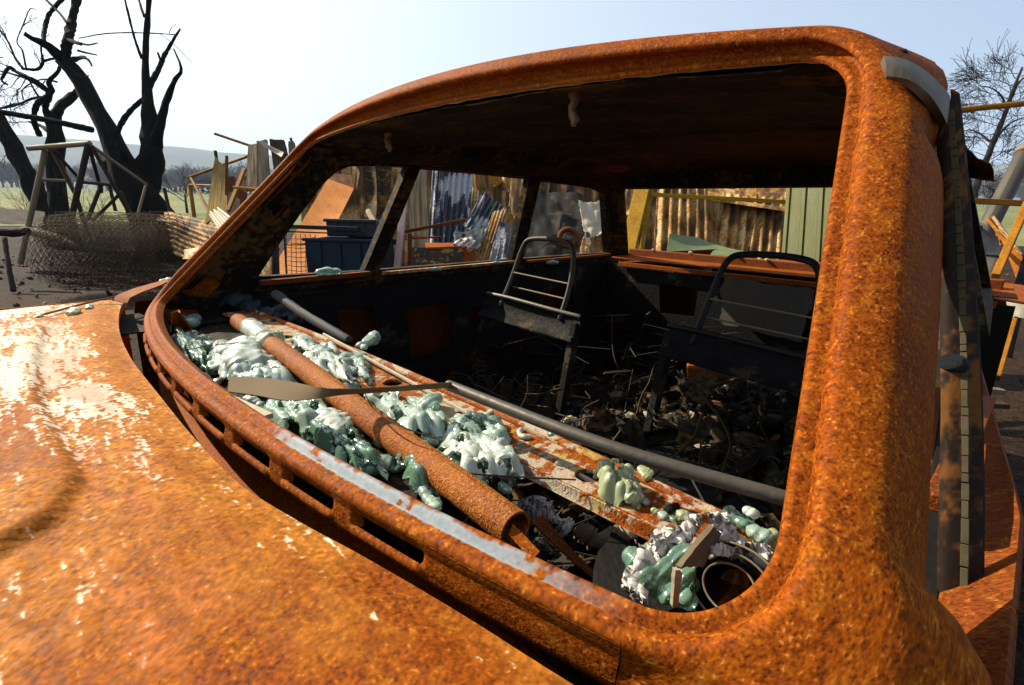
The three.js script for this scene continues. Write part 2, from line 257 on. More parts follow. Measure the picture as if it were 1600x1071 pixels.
function ringRows(i0, i1, B, S, T) {
  const U = refine(T === PT ? PU : T === QT ? QU : PU.concat(QU.slice(1))); [B, S, T] = [B, S, T].map(p => refine(p)); const rows = B.map(() => []);
  for (let i = i0; i <= i1; i++) {
    const q = outline[((i % NO) + NO) % NO], wS = 1 - q.wB - q.wT, uL = q.L + (i >= NO ? 3.7 : 0), m = 1 - q.u * q.u; let arc = 0, last = null;
    for (let k = 0; k < B.length; k++) {
      let a = B[k][0] * q.wB + S[k][0] * wS + mix(T[k][0], U[k][0], m) * q.wT; const b = B[k][1] * q.wB + S[k][1] * wS + mix(T[k][1], U[k][1], m) * q.wT + wob(q, k);
      if (q.wide && a > .030) a = .030 + (a - .030) * mix(q.wide, 1, q.wB);
      const p = q.P.clone().addScaledVector(q.o, a).addScaledVector(q.n, b), lim = .630 - .4 * Math.max(0, -.37 - p.z); if (q.wT > 0 && p.x > lim) p.x = lim + .1 * (p.x - lim);
      if (last) arc += Math.min(.02, p.distanceTo(last)); last = p; rows[k].push({ p, u: uL, v: arc, x: q.P.x, a });
    }
  }
  return rows;
}
// lower sill: rust with bare blue-grey metal left along the glass seat
const SILL = bake(2048, 128, (u, v) => {
  const X = mix(-.66, .66, u), a = mix(-.004, .026, v); const q = rustAt(u * 1.32 / .45 / 4, v * .03 / .45 / 4, 4, 17);
  const e = fbm(u, v, 120, 3, 4, 903), f = fbm(u, v, 30, 1, 3, 909), g = fbm(u, v, 500, 10, 2, 905);
  let m = ss(.24, .27, X + (e - .5) * .05) * ss(.60, .5, X) * ss(-.001, .0015, a + (e - .5) * .007) * ss(.0112, .0092, a + (g - .5) * .003) * ss(.40, .47, f + (e - .5) * .5);
  m = clamp(m); const k = .8 + g * .4; return [mix(q[0], .24 * k, m), mix(q[1], .265 * k, m), mix(q[2], .28 * k, m), mix(q[3], .45, m), mix(q[4], .55, m)];
}, [1, 1]);
{
  const rows = ringRows(0, I_BR, PB, PS, PT); for (const r of rows) for (const q of r) { q.u = (q.x + .66) / 1.32; q.v = (q.a + .004) / .03; }
  cp('windscreen_sill', thick(fromGrid(rows), .0018), mat(SILL, { bumpScale: .0003, specularIntensity: .2 }));
  const cat = (P, Q) => P.concat(Q.slice(1));
  cp('windscreen_surround', thick(fromGrid(ringRows(I_BR, NO, cat(PB, QB), cat(PS, QS), cat(PT, QT))), .0018), M.rust).userData.label = 'orange-brown windscreen surround with its pillars and roof edge';
}
// cowl: a strip with pressed ventilation slots, real openings 65 mm long every 100 mm
const slotX = []; for (let k = -4; k <= 4; k++) slotX.push(.0205 + k * .0995);
{
  const prof = refine([[.020, .0045], [.0222, .0015], [.0242, -.0025], [.0262, -.0060], [.0300, -.0090], [.0335, -.0105], [.037, -.0115], [.040, -.0145], [.0415, -.020], [.042, -.045], [.046, -.080], [.062, -.086], [.090, -.080]], 3);
  const NX = 520, rows = prof.map(() => []);
  for (let i = 0; i <= NX; i++) {
    const x = mix(-.594, .594, i / NX), u = x / .66, P = WS(u, 0), e = .01, n = V().crossVectors(sub3(WS(u + e, 0), WS(u - e, 0)), sub3(WS(u, e), WS(u, -e))).normalize(), o = sub3(WS(u, -e), WS(u, e)); o.addScaledVector(n, -o.dot(n)); { const T = sub3(WS(u + e, 0), WS(u - e, 0)).normalize(); o.addScaledVector(T, -o.dot(T)); } o.normalize();
    let near = 1; for (const sx of slotX) near = Math.min(near, Math.abs(x - sx));
    prof.forEach((q, k) => {
      const rel = (q[0] - .0295) / .0075, inS = ss(.039, .033, near) * Math.max(0, 1 - rel * rel); const lipT = ss(.040, .034, near) * Math.exp(-Math.pow((q[0] - .0375) / .003, 2));
      const b = q[1] - inS * .005 + (1 - ss(.039, .033, near)) * Math.max(0, 1 - rel * rel) * .003 + lipT * .0034;
      const inner = k >= 6 && k <= 16; rows[k].push({ p: P.clone().addScaledVector(o, q[0]).addScaledVector(n, b + (fbm(u * .5 + .5, k * .02, 14, 5, 2, 77) - .5) * .0008), u: x, v: q[0] - q[1], skip: inner && near < .0325 });
    });
  }
  cp('cowl_vent_panel', thick(fromGrid(rows), .002), M.rust).userData.label = 'rusty cowl strip with a row of ventilation slots';
}
// bonnet
const edgePts = [[-.85, .030], [-.74, .060], [-.62, .082], [-.361, .118], [-.15, .135], [.063, .139], [.2, .139], [.307, .134], [.385, .119], [.44, .105], [.524, .086], [.596, .072], [.70, .047], [.78, .02]];
const edgeCv = new THREE.CatmullRomCurve3(edgePts.map(q => V(q[0], q[1], 0)), false, 'centripetal'); const edgeTab = edgeCv.getPoints(400);
const zEdge = x => { for (let i = 1; i < edgeTab.length; i++) if (edgeTab[i].x >= x) { const a = edgeTab[i - 1], b = edgeTab[i]; return mix(a.y, b.y, clamp((x - a.x) / (b.x - a.x))); } return edgeTab[edgeTab.length - 1].y; };
const hoodY0 = (x, z) => .012 - .04 * x * x - .02 * Math.max(0, z - .2) - .06 * Math.max(0, z - .5) ** 2;
const bulge = [V(-.52, .300, 0), V(-.475, .222, 0), V(-.433, .207, 0), V(-.149, .232, 0), V(.05, .236, 0), V(.17, .228, 0), V(.235, .226, 0), V(.285, .245, 0), V(.315, .30, 0), V(.33, .5, 0), V(.33, 1, 0)];
function bulgeD(x, z) { // signed distance to the raised centre of the bonnet (positive inside)
  const L = [V(-.50, 1, 0), ...bulge]; let d = 9, inside = false; for (let i = 0; i < L.length; i++) { const a = L[i], b = L[(i + 1) % L.length], ex = b.x - a.x, ey = b.y - a.y, t = clamp(((x - a.x) * ex + (z - a.y) * ey) / (ex * ex + ey * ey)); d = Math.min(d, Math.hypot(x - a.x - ex * t, z - a.y - ey * t)); if ((a.y > z) !== (b.y > z) && x < a.x + (z - a.y) / (b.y - a.y) * ex) inside = !inside; } return inside ? d : -d;
}
const hoodY = (x, z) => { const d = z - zEdge(x); return hoodY0(x, z) - .0065 * (1 - ss(.0, .042, d)) + .0085 * ss(-.007, .007, bulgeD(x, z)); };
const HOODT = bake(2048, 1024, (u, v) => {
  const x = mix(-.80, .80, u), z = mix(.0, .80, v); const q = rustAt(u, v * .5, 4, 41), gr = fbm(u, v, 480, 240, 3, 1077), gs = fbm(u, v, 160, 80, 2, 1087);
  const a = fbm(u, v, 12, 12, 5, 1001), b = fbm(u, v, 60, 190, 5, 1021), c = fbm(u, v, 420, 320, 2, 1041), d = fbm(u, v, 26, 44, 6, 1061);
  let [r, g, bl, h, ro] = q; const k = 1 + (gr - .5) * 1.5 + (gs - .5) * .5; h = .5 + (gr - .5) * 1.2;
  // lighter, drier scale over the middle, bare chalky primer in streaks and flakes round the raised centre
  const dry = ss(.28, .72, a * .5 + d * .5 + .18 - .24 * ss(-.05, .5, x)); r = mix(r, .37 * k, dry * .85); g = mix(g, .132 * k, dry * .85); bl = mix(bl, .014 * k, dry * .85);
  const zone = ss(.36, .05, x) * ss(.135, .21, z + (d - .5) * .06); const wht = ss(.53, .61, b * .42 + d * .30 + a * .25 + (c - .5) * .12 + (gr - .5) * .30 - .125 + .215 * zone * ss(.38, .16, x + (a - .5) * .5) + .07 * ss(-.55, -.75, x));
  const kw = .75 + .25 * k; r = mix(r, .56 * kw, wht); g = mix(g, .49 * kw, wht); bl = mix(bl, .38 * kw, wht); h = mix(h, .75, wht); ro = mix(ro, .62, wht);
  const red = ss(.025, .05, z - .142) * ss(.12, .07, z - .142) * ss(.45, .62, d) * .5; r = mix(r, .30 * k, red); g = mix(g, .075 * k, red); bl = mix(bl, .016 * k, red);
  return [r, g, bl, h, ro];
}, [1, 1]);
{
  const NX = 300, ZS = []; for (let i = 0; i <= 150; i++) ZS.push(i / 150);
  const rows = []; for (const s of [-1, ...ZS]) { const r = []; for (let i = 0; i <= NX; i++) { const x = mix(-.795, .735, i / NX), z0 = zEdge(x), zz = s < 0 ? z0 + .001 : z0 + (Math.pow(s, 1.7)) * (.92 - z0), y = hoodY(x, zz) - (s < 0 ? .014 : 0) - .0012 * (s === 0 ? 1 : 0); r.push({ p: V(x, y, zz), u: (x + .8) / 1.6, v: zz / .8 }); } rows.push(r); }
  cp('bonnet', thick(fromGrid(rows.reverse()), .0022), mat(HOODT, { bumpScale: .0006, specularIntensity: .18 })).userData.label = 'rusted bonnet with chalky pale flakes and a raised centre';
}
const taperR = z => 1 - .157 * clamp(-z - .3, 0, .75) - .06 * Math.max(0, -z - 1.05);   // the right flank draws in towards the back
// roof skin behind the windscreen header
{
  const ring = ringRows(I_BR, NO, QB, QS, QT), last = ring[ring.length - 1].slice(I_TOP0 - I_BR + 4, I_TOP1 - I_BR - 3), n = last.length; const rows = [];
  for (let j = 0; j <= 24; j++) { const s = j / 24; rows.push(last.map((q, i) => { const x = q.p.x, xx = mix(x, x > 0 ? x * mix(1.04, .85, ss(0, .5, x)) : x * 1.04, s), yE = .365 - .055 * (x / .6) ** 2, zE = -1.68; return { p: V(xx, mix(q.p.y, yE, s) + .035 * Math.sin(Math.PI * s) * (1 - .7 * (x / .6) ** 2), mix(q.p.z, zE, s)), u: x, v: -s * 1.2 }; })); }
  cp('roof', thick(fromGrid(rows), .002), M.rust);
  for (const sd of [0, n - 1]) { const rr = rows.map(r => r[sd].p), sg = Math.sign(rr[0].x); cp('gutter_rail', thick(fromGrid([rr.map((p, i) => ({ p: p.clone(), u: i * .06, v: 0 })), rr.map((p, i) => ({ p: V(sg * .612 * (sg > 0 ? Math.min(1, taperR(p.z) + .03) : 1), mix(.348, .30, (i / 24) ** 2), p.z), u: i * .06, v: .05 }))]), .003), M.rustDull); }
  // scorched inner roof panel
  const g = grid(60, 60, (u, v) => { const X = mix(-.60, .60, u), w = WS(clamp(X / .5647, -1, 1), 1); const ax = Math.abs(X), base = ax < .47 ? .352 + .022 * (1 - (ax / .47) ** 2) : mix(.352, .322, ss(.47, .60, ax)); const z = mix(w.z - .01, -1.66, v); const y = Math.min(mix(w.y - .004, base, ss(0, .1, v)), .40) + (ax < .5 ? .030 * Math.sin(Math.PI * clamp(v * 1.05)) : .004) + (ax < .47 ? .010 * Math.exp(-(((v - .52) / .03) ** 2)) * -1 : 0) + (fbm(u, v, 9, 9, 3, 63) - .5) * .012; return { p: V(X, y - .02 * ss(.86, .95, v), z), u: X, v: z }; });
  cp('roof_lining', thick(g, .002), M.char);
  cp('rear_header', boxUV(new RoundedBoxGeometry(1.12, .085, .09, 2, .012).translate(-.05, .335, -1.655)), M.char);
  for (const [x, y, sc] of [[605, 190, 1], [897, 136, .8]]) { const p = onZ(x, y, x < 700 ? -.42 : -.36); const pts = [[0, 0, .012], [.004, -.018, .014], [-.003, -.036, .010], [.006, -.052, .012], [.004, -.064, .004]].map(q => [V(p.x + q[0] * sc, p.y - BELT + q[1] * sc, p.z), q[2] * .75 * sc]); cp('visor_clip', limb(pts, { rough: .35, step: .006 }), M.wood); }
}
// side walls: shapes in the (z, y) plane laid on the leaning sides of the cabin
const sideX = y => .728 - .38 * (y - .0095);
function sidePanel(outer, holes, { th = .02, xf = (y, z) => sideX(y), sg = -1, curveSeg = 8, bevel = 0 } = {}) {
  const sh = new THREE.Shape(outer.map(q => new THREE.Vector2(q[0], q[1]))); for (const h of holes) sh.holes.push(!Array.isArray(h) ? h : new THREE.Path(h.map(q => new THREE.Vector2(q[0], q[1]))));
  const g = new THREE.ExtrudeGeometry(sh, { depth: th, bevelEnabled: bevel > 0, bevelThickness: bevel, bevelSize: bevel, bevelSegments: 2, curveSegments: curveSeg }); const p = g.attributes.position;
  for (let i = 0; i < p.count; i++) { const z = p.getX(i), y = p.getY(i), d = p.getZ(i); p.setXYZ(i, sg * (xf(y, z) * (sg > 0 ? taperR(z) : 1) + d), y, z); }
  const ng = g.index ? g.toNonIndexed() : g; ng.computeVertexNormals(); return boxUV(ng);
}
const hole = (z, y, rz, ry, rot = 0, k = 3) => { const pa = new THREE.Path(); const pts = []; for (let i = 0; i < 20; i++) { const a = -i / 20 * Math.PI * 2, c = Math.cos(a), s = Math.sin(a), x0 = Math.sign(c) * Math.pow(Math.abs(c), 2 / k) * rz, y0 = Math.sign(s) * Math.pow(Math.abs(s), 2 / k) * ry; pts.push(new THREE.Vector2(z + x0 * Math.cos(rot) - y0 * Math.sin(rot), y + x0 * Math.sin(rot) + y0 * Math.cos(rot))); } pa.setFromPoints(pts); return pa; };
const quarterWin = [[-.235, .024], [-.28, .10], [-.335, .185], [-.392, .266], [-.425, .297], [-.46, .312], [-.640, .324], [-.545, .016]];
const frontWin = [[-.598, .016], [-.684, .324], [-1.15, .318], [-1.182, .014]], rearWin = [[-1.244, .014], [-1.213, .308], [-1.55, .294], [-1.627, .279], [-1.828, .010]];
for (const sg of [-1, 1]) {
  const gx = (y, z) => (sg > 0 ? .955 : 1) * Math.min(sideX(y) - .012, .653 - .27 * y + .36 * Math.max(0, -.953 * y - z));
  if (sg < 0) cp('pillar_inner', sidePanel([[-.004, -.05], [-.012, .008], [-.10, .102], [-.20, .206], [-.300, .312], [-.345, .348], [-.50, .352], [-.50, .326], [-.455, .316], [-.418, .300], [-.384, .268], [-.325, .185], [-.27, .10], [-.225, .022], [-.21, -.05]],
    [hole(-.345, .283, .026, .012, .95 + Math.PI / 2 - .75, 4), hole(-.268, .196, .016, .016, .4, 3), hole(-.17, .088, .009, .009, 0, 2), hole(-.455, .334, .014, .008, .1, 4), hole(-.088, .018, .05, .028, .25, 2.4)], { th: .012, xf: gx, sg }), M.char).userData.label = 'flaking inner pillar panel with punched holes';
  if (sg < 0) cp('pillar_backing', sidePanel([[-.004, -.05], [-.012, .008], [-.10, .102], [-.20, .206], [-.300, .312], [-.345, .348], [-.48, .346], [-.43, .31], [-.384, .268], [-.325, .185], [-.27, .10], [-.225, .022], [-.21, -.05]], [], { th: .003, xf: (y, z) => gx(y, z) + .034, sg }), M.char);
  cp('pillar_tube', pipePath([V(sg * .675, .0, -.02), V(sg * .632, .16, -.175), V(sg * .588, .32, -.335)], .011, 8, .03), M.rustDull);
  if (sg < 0) cp('front_door_frame', sidePanel([[-.205, -.03], [-.235, .07], [-.36, .262], [-.40, .31], [-.46, .342], [-.7, .352], [-1.19, .346], [-1.213, -.03]], [quarterWin, frontWin], { th: .03, sg }), M.char);
  cp('rear_door_frame', sidePanel([[-1.216, -.03], [-1.193, .346], [-1.4, .338], [-1.66, .305], [-1.90, -.03]], [rearWin], { th: .03, sg }), M.char);
  cp('window_rail', bar(V(sg * (sg > 0 ? .66 : .712), .006, -.60), V(sg * (sg > 0 ? .60 : .712), .006, -1.178), .014, .010), M.buff);
  cp('window_rail', bar(V(sg * (sg > 0 ? .60 : .712), .002, -1.25), V(sg * (sg > 0 ? .57 : .712), .002, -1.82), .014, .010), M.rust);
  cp('window_rail', bar(V(sg * .700, .010, -.23), V(sg * .704, .010, -.55), .02, .014), M.rustDull);
  const dw = (z0, z1, holes) => sidePanel([[z0, -.62], [z0, -.032], [z1, -.032], [z1, -.62]], holes, { th: .01, xf: () => .705, sg });
  cp('front_door_inner_panel', dw(-.15, -1.205, [[[-.44, -.09], [-.56, -.09], [-.57, -.22], [-.45, -.23]], [[-.68, -.12], [-.86, -.11], [-.87, -.28], [-.69, -.30]], hole(-1.0, -.18, .05, .035), hole(-.62, -.36, .03, .03), hole(-1.02, -.34, .07, .03)]), M.soot);
  cp('rear_door_inner_panel', dw(-1.215, -1.90, [[[-1.32, -.12], [-1.55, -.12], [-1.55, -.26], [-1.34, -.28]], hole(-1.68, -.18, .04, .03)]), M.soot);
  if (sg < 0) cp('scuttle_corner', thick(fromGrid([[[198, 474, -.690], [203, 465, -.690], [222, 456, -.688], [247, 447, -.684], [262, 440, -.680]].map(q => onX(q[0], q[1], q[2])), [[172, 468, -.745], [185, 460, -.745], [208, 451, -.742], [236, 443, -.735], [262, 436, -.72]].map(q => onX(q[0], q[1], q[2]))].map((r, j) => r.map((p, i) => ({ p: p.setY(p.y - BELT), u: i * .05, v: j * .06 })))), .003), M.rust); if (sg > 0) cp('door_top', thick(grid(40, 4, (u, v) => { const z = mix(.05, -1.9, u); return { p: V(mix(.63, .748, v) * taperR(z), -.010 - .14 * Math.pow(1 - v, 1.3), z), u: z, v: v * .1 }; }), .004), M.rustDull); else cp('belt_ledge', thick(grid(30, 2, (u, v) => ({ p: V(sg * mix(.698, .745, v) * (sg > 0 ? taperR(mix(-.14, -1.9, u)) : 1), -.030, mix(-.14, -1.9, u)), u: u * 1.8, v: v * .05 })), .004), M.soot);
  // outer skin below the belt line: wing, doors, rear wing
  const skin = (z0, z1, name, m, top) => cp(name, thick(grid(40, 26, (u, v) => { const z = mix(z0, z1, u), t = v; let x, y; if (t < .25 && top) { const k = t / .25; x = mix(.742, .782, k); y = mix(-.013, -.03, k * k); y += 0; } else { const k = top ? (t - .25) / .75 : t; y = mix(top ? -.03 : -.012, -.72, k); x = (top ? .782 : .738) + (top ? .02 : .062) * Math.sin(Math.PI * Math.pow(k, .55) * .98); } if (sg > 0 && z < .04) x = (.742 + .016 * Math.sin(Math.PI * Math.pow(clamp(-y / .72), .6))) * taperR(z); if (sg < 0 && z > .04) x += .062; x -= .10 * ss(.5, .95, z) * ss(.4, .95, z) + .10 * ss(-2.2, -2.9, z); return { p: V(sg * x, y, z), u: z, v: y + (top ? x : 0) }; }), .003), m);
  skin(.93, .045, 'front_wing', M.rust, true); skin(.038, -.16, 'scuttle_side', M.rustDull, false); skin(-.166, -1.205, 'front_door_skin', M.rustDull, false); skin(-1.212, -1.90, 'rear_door_skin', M.rustBrown, false); skin(-1.907, -2.85, 'rear_wing', M.rustDull, true);
  // C pillar
  cp('rear_pillar', thick(grid(8, 12, (u, v) => ({ p: V(sg * (sg > 0 ? .83 : 1) * mix(mix(.735, .622, v), mix(.662, .545, v), u), mix(-.01, .315, v), mix(mix(-1.85, -1.64, v), mix(-1.90, -1.63, v), u) - .012 * Math.sin(Math.PI * u)), u: u * .1, v: v * .35 })), .012), M.char);
  cp('cowl_side', thick(grid(10, 8, (u, v) => ({ p: V(sg * mix(.60, .74, u), mix(-.06, -.045, u), mix(zEdge(sg * mix(.6, .735, u)) + .03, -.16, v)), u: u * .15, v: v * .3 })), .003), sg > 0 ? M.rustDull : M.soot);
}
// right front door edge standing proud of the pillar, with its perished rubber seal
{
  const inn = [[1478, 205, -.36], [1481, 300, -.33], [1483, 400, -.30], [1482, 520, -.27], [1480, 650, -.24], [1477, 800, -.21], [1473, 985, -.18], [1470, 1075, -.17]].map(q => onZ(q[0] - 4, q[1], q[2])), out = [[1493, 150, -.37], [1504, 250, -.34], [1514, 380, -.31], [1522, 510, -.28], [1528, 650, -.25], [1530, 800, -.22], [1527, 985, -.19], [1524, 1075, -.18]].map(q => onZ(q[0], q[1], q[2]));
  for (const a of [inn, out]) for (const p of a) p.y -= BELT;
  const ci = new THREE.CatmullRomCurve3(inn), co = new THREE.CatmullRomCurve3(out); const end = .905;
  cp('door_edge', thick(grid(8, 60, (u, v) => { const p = V().lerpVectors(ci.getPoint(v * end), co.getPoint(v * end), u); const bow = Math.sin(Math.PI * u) * -.004; return { p: V(p.x + bow, p.y, p.z - bow), u: u * .04, v: v * .5 }; }), .004), mat(CHAR, { color: lin(1.2, .8, .6), bumpScale: .001 })).userData.label = 'dark rusty edge of the right front door';
  const r2 = rnd(91), N = 38, cuts = [.012]; for (let i = 0; i < N; i++) cuts.push(cuts[i] + .9 / N * (.55 + .9 * r2())); // cracked into blocks
  for (let i = 0; i < N; i++) { const t0 = cuts[i] + .0006, t1 = cuts[i + 1] - .0012 * r2(), f = t => V().lerpVectors(ci.getPoint(t * end), co.getPoint(t * end), .66).add(V(.0, 0, .006)); const a = f(t0), b = f(t1); cp('seal_block', bar(a, b, .0036 + r2() * .0012, .004 + r2() * .0012, V(0, 0, 1)), M.rubberPale); }
  cp('door_edge_flange', pipePath([.0, .2, .4, .6, .8, 1].map(t => co.getPoint(t * end)), .0032, 7, .02), M.soot);
  const p = onZ(1502, 570, -.255); p.y -= BELT; cp('door_stop', new THREE.IcosahedronGeometry(.008, 2).scale(1.2, .9, 1).translate(p.x - .004, p.y, p.z), M.slate);
  const spike = [1487, 140, -.37]; const sp = onZ(...spike); sp.y -= BELT; cp('trim_end', limb([[out[0].clone(), .0035], [sp, .0008]], { seg: 5, rough: .1, step: .01 }), M.rust);
}
// bulkheads, floor, tunnel, nose, boot
const flat = (c, o = {}) => sheet(c, Object.assign({ th: .004, crumple: .004, nu: 16, nv: 16 }, o));
cp('firewall', flat([V(-.70, -.10, .0), V(.70, -.10, .0), V(.70, -.62, -.04), V(-.70, -.62, -.04)]), M.soot);
cp('floor', flat([V(-.72, -.62, -.02), V(.72, -.62, -.02), V(.72, -.64, -2.0), V(-.72, -.64, -2.0)], { crumple: .015 }), M.soot);
cp('transmission_tunnel', thick(grid(14, 16, (u, v) => { const a = u * Math.PI; return { p: V(-.02 - .15 * Math.cos(a), -.63 + .17 * Math.sin(a) * mix(1, .7, v), mix(-.05, -1.95, v)), u: u * .4, v: v * 1.9 }; }), .004), M.soot);
cp('rear_bulkhead', (() => { const g = sidePanel([[-.70, -.60], [-.70, -.03], [.70, -.03], [.70, -.60]], [[[-.10, -.10], [.02, -.10], [.01, -.20], [-.09, -.19]], [[.06, -.11], [.18, -.12], [.17, -.22], [.07, -.21]], [[-.42, -.10], [-.24, -.10], [-.25, -.22], [-.41, -.23]]], { th: .006 }); const p = g.attributes.position; for (let i = 0; i < p.count; i++) { const z = p.getZ(i), y = p.getY(i), x = p.getX(i); p.setXYZ(i, z, y, -1.78 - .1 * (-.03 - y) + (x + sideX(y)) * .5); } g.computeVertexNormals(); return boxUV(g); })(), M.soot);
cp('bulkhead_plate', flat([V(-.14, -.035, -1.762), V(.20, -.035, -1.762), V(.20, -.24, -1.75), V(-.13, -.22, -1.75)].map(p => p), { tear: .06, nu: 10, nv: 8 }).translate(0, 0, .004), M.steel);
cp('rear_shelf', flat([V(-.70, -.012, -1.80), V(.70, -.012, -1.80), V(.68, .004, -1.98), V(-.68, .004, -1.98)].reverse(), {}), M.rust);
cp('rear_window_ledge', bar(V(-.66, .012, -1.915), V(.66, .012, -1.915), .03, .034), M.rustDull);
cp('shelf_rail', bar(V(-.62, -.03, -1.765), V(.66, -.03, -1.765), .014, .018), M.rust);
cp('boot_lid', thick(grid(20, 16, (u, v) => ({ p: V(mix(-.735, .735, u), -.01 - .03 * v - .03 * (2 * u - 1) ** 2, mix(-1.94, -2.82, v)), u: u * 1.5, v: v * .9 })), .003), M.rust);
cp('tail_panel', flat([V(-.66, -.05, -2.83), V(.66, -.05, -2.83), V(.66, -.72, -2.86), V(-.66, -.72, -2.86)]), M.rustDull);
cp('nose_panel', flat([V(-.64, -.06, .93), V(.64, -.06, .93), V(.64, -.7, .95), V(-.64, -.7, .95)]), M.rustDull);
for (const [x, z] of [[-.66, .55], [.66, .55], [-.66, -2.25], [.66, -2.25]]) { // bare rims, tyres burnt away
  const w = cp('wheel', new THREE.LatheGeometry([[.05, .02], [.09, .035], [.15, .02], [.17, -.03], [.185, -.05], [.19, -.06], [.178, -.065], [.165, .06], [.19, .066], [.186, .075], [.17, .07]].map(q => new THREE.Vector2(q[0], q[1])), 28).rotateZ(-Math.PI / 2 * Math.sign(x)).translate(x, -BELT + .19, z), M.rustBrown);
  cp('axle_stub', new THREE.CylinderGeometry(.045, .045, .2, 12).rotateZ(Math.PI / 2).translate(x - Math.sign(x) * .1, -BELT + .19, z), M.soot);
}
// lower frame members that carry the shell down onto the rims
for (const x of [-.45, .45]) cp('chassis_rail', bar(V(x, -.70, .85), V(x, -.70, -2.7), .09, .11), M.soot);
for (const z of [.55, -2.25]) cp('axle_beam', bar(V(-.6, -.73, z), V(.6, -.73, z), .08, .08), M.soot);
// dash: pressed cross-member with round holes, rolled rear edge, burnt tray towards the screen
{
  const sh = new THREE.Shape([[-.64, -.190], [.60, -.192], [.62, -.130], [.3, -.122], [-.2, -.118], [-.64, -.118]].map(q => new THREE.Vector2(...q)));
  for (const [x, z, r] of [[.232, -.158, .0165], [.436, -.152, .0145], [.06, -.155, .016], [-.13, -.145, .018], [-.32, -.14, .016], [.145, -.135, .006], [.54, -.16, .007], [.345, -.135, .005], [-.02, -.135, .0045]]) { const pa = new THREE.Path(); pa.absarc(x, z, r, 0, Math.PI * 2, true); sh.holes.push(pa); }
  const g = new THREE.ExtrudeGeometry(sh, { depth: .003, bevelEnabled: true, bevelSize: .0012, bevelThickness: .0012, bevelSegments: 2, curveSegments: 20 }); g.rotateX(-Math.PI / 2); g.scale(1, 1, -1); g.translate(0, -.050, 0); const q = g; q.computeVertexNormals();
  const DASHT = bake(1024, 512, (u, v) => { const a = rustAt(u, v, 2, 71), b = fbm(u, v, 12, 12, 5, 1101), c = fbm(u, v, 100, 60, 3, 1121), w = ss(.53, .62, b * .6 + c * .4) * .9, y = ss(.6, .68, c * .5 + fbm(u, v, 30, 30, 3, 1141) * .5); return [mix(mix(a[0], .36, w), .34, y * .6), mix(mix(a[1], .30, w), .23, y * .6), mix(mix(a[2], .22, w), .03, y * .6), a[3], .7]; }, [.6, .6]);
  const dm = mat(DASHT, { bumpScale: .0012 }); cp('dash_crossmember', boxUV(q, .13), dm);
  cp('dash_rolled_edge', pipePath([V(-.62, -.048, -.183), V(-.2, -.044, -.190), V(.2, -.044, -.190), V(.6, -.048, -.183)], .0065, 9, .03), dm);
  cp('dash_front_lip', flat([V(-.2, -.0475, -.1165), V(.61, -.0475, -.129), V(.61, -.062, -.127), V(-.2, -.062, -.1145)], { crumple: .002, nu: 30, nv: 4 }), dm);
  cp('dash_tray', sheet([V(-.66, -.066, -.12), V(.30, -.066, -.12), V(.36, -.066, .045), V(-.60, -.066, .045)], { crumple: .012, nu: 60, nv: 20, th: .004, tear: .03 }), M.char);
  // inner wall below the sill
  const rows = [0, .3, .65, 1].map(t => { const r = []; for (let i = 0; i <= 60; i++) { const u = mix(-.95, .95, i / 60), P = WS(u, 0); r.push({ p: V(P.x * mix(1, .985, t), P.y - .012 - .085 * t, P.z - .004 - .022 * t * (1 - u * u) - .01 * t), u: P.x, v: t * .1 }); } return r; });
  cp('scuttle_inner_wall', thick(fromGrid(rows), .003), M.char);
}
// seat frames
function seat(cx, cz, m1, m2, lab) {
  const s = new THREE.Group(); s.name = 'seat_frame'; s.userData.label = lab; car.add(s);
  const T = (p) => V(p[0] + cx, p[1], p[2] + cz), add = (n, g, m) => cp(n, g, m, s);
  add('seat_hoop', pipePath([[-.135, -.12, .06], [-.128, -.02, .01], [-.112, .075, -.02], [-.095, .102, -.025], [-.06, .112, -.028], [.06, .112, -.028], [.095, .102, -.025], [.112, .075, -.02], [.128, -.02, .01], [.135, -.12, .06]].map(T), .0085, 9, .012), m1);
  for (const y of [-.005, -.055]) add('cross_wire', pipe(T([-.125, y, .01]), T([.125, y - .01, .01]), .0028, 6), M.pipePale);
  add('back_pan', sheet([T([-.215, -.085, .05]), T([.215, -.100, .05]), T([.225, -.175, .10]), T([-.225, -.16, .10])], { bend: .02, th: .006, tear: .04, crumple: .008, nv: 8 }), m2);
  add('pan_rim', pipePath([[-.21, -.084, .055], [-.1, -.084, .06], [.1, -.094, .06], [.21, -.10, .055]].map(T), .007, 7, .03), m1);
  for (const x of [-.2, .2]) add('side_bar', bar(T([x, -.12, .06]), T([x * 1.02, -.58, .16]), .022, .03), m2);
  for (let k = 0; k < 6; k++) { const pts = []; const x = -.16 + k * .06 + .03 * (hash2(k, 3, 8) - .5), tl = 1.6 * (hash2(k, 4, 9) - .5), tz = 1.4 * (hash2(k, 5, 9) - .5), hh = .05 + .08 * hash2(k, 6, 7); for (let i = 0; i <= 60; i++) { const a = i / 60 * Math.PI * 2 * 6, t = i / 60, rr = .012 + .010 * hash2(k, 7, 7); pts.push(T([x + rr * Math.cos(a) + tl * t * hh, -.40 + t * hh, .12 + rr * Math.sin(a) + tz * t * hh])); } add('coil_spring', pipePath(pts, .0022, 5, .006), M.wire); }
  add('seat_base', sheet([T([-.22, -.42, .06]), T([.22, -.42, .06]), T([.23, -.40, .42]), T([-.23, -.40, .42])], { crumple: .02, th: .005, tear: .05 }), M.soot);
}
seat(-.42, -1.02, M.steel, M.soot, 'seat frame with a bare tube hoop by the far door');
seat(.265, -1.06, M.black, M.soot, 'seat frame with a black tube hoop nearer the right pillar');
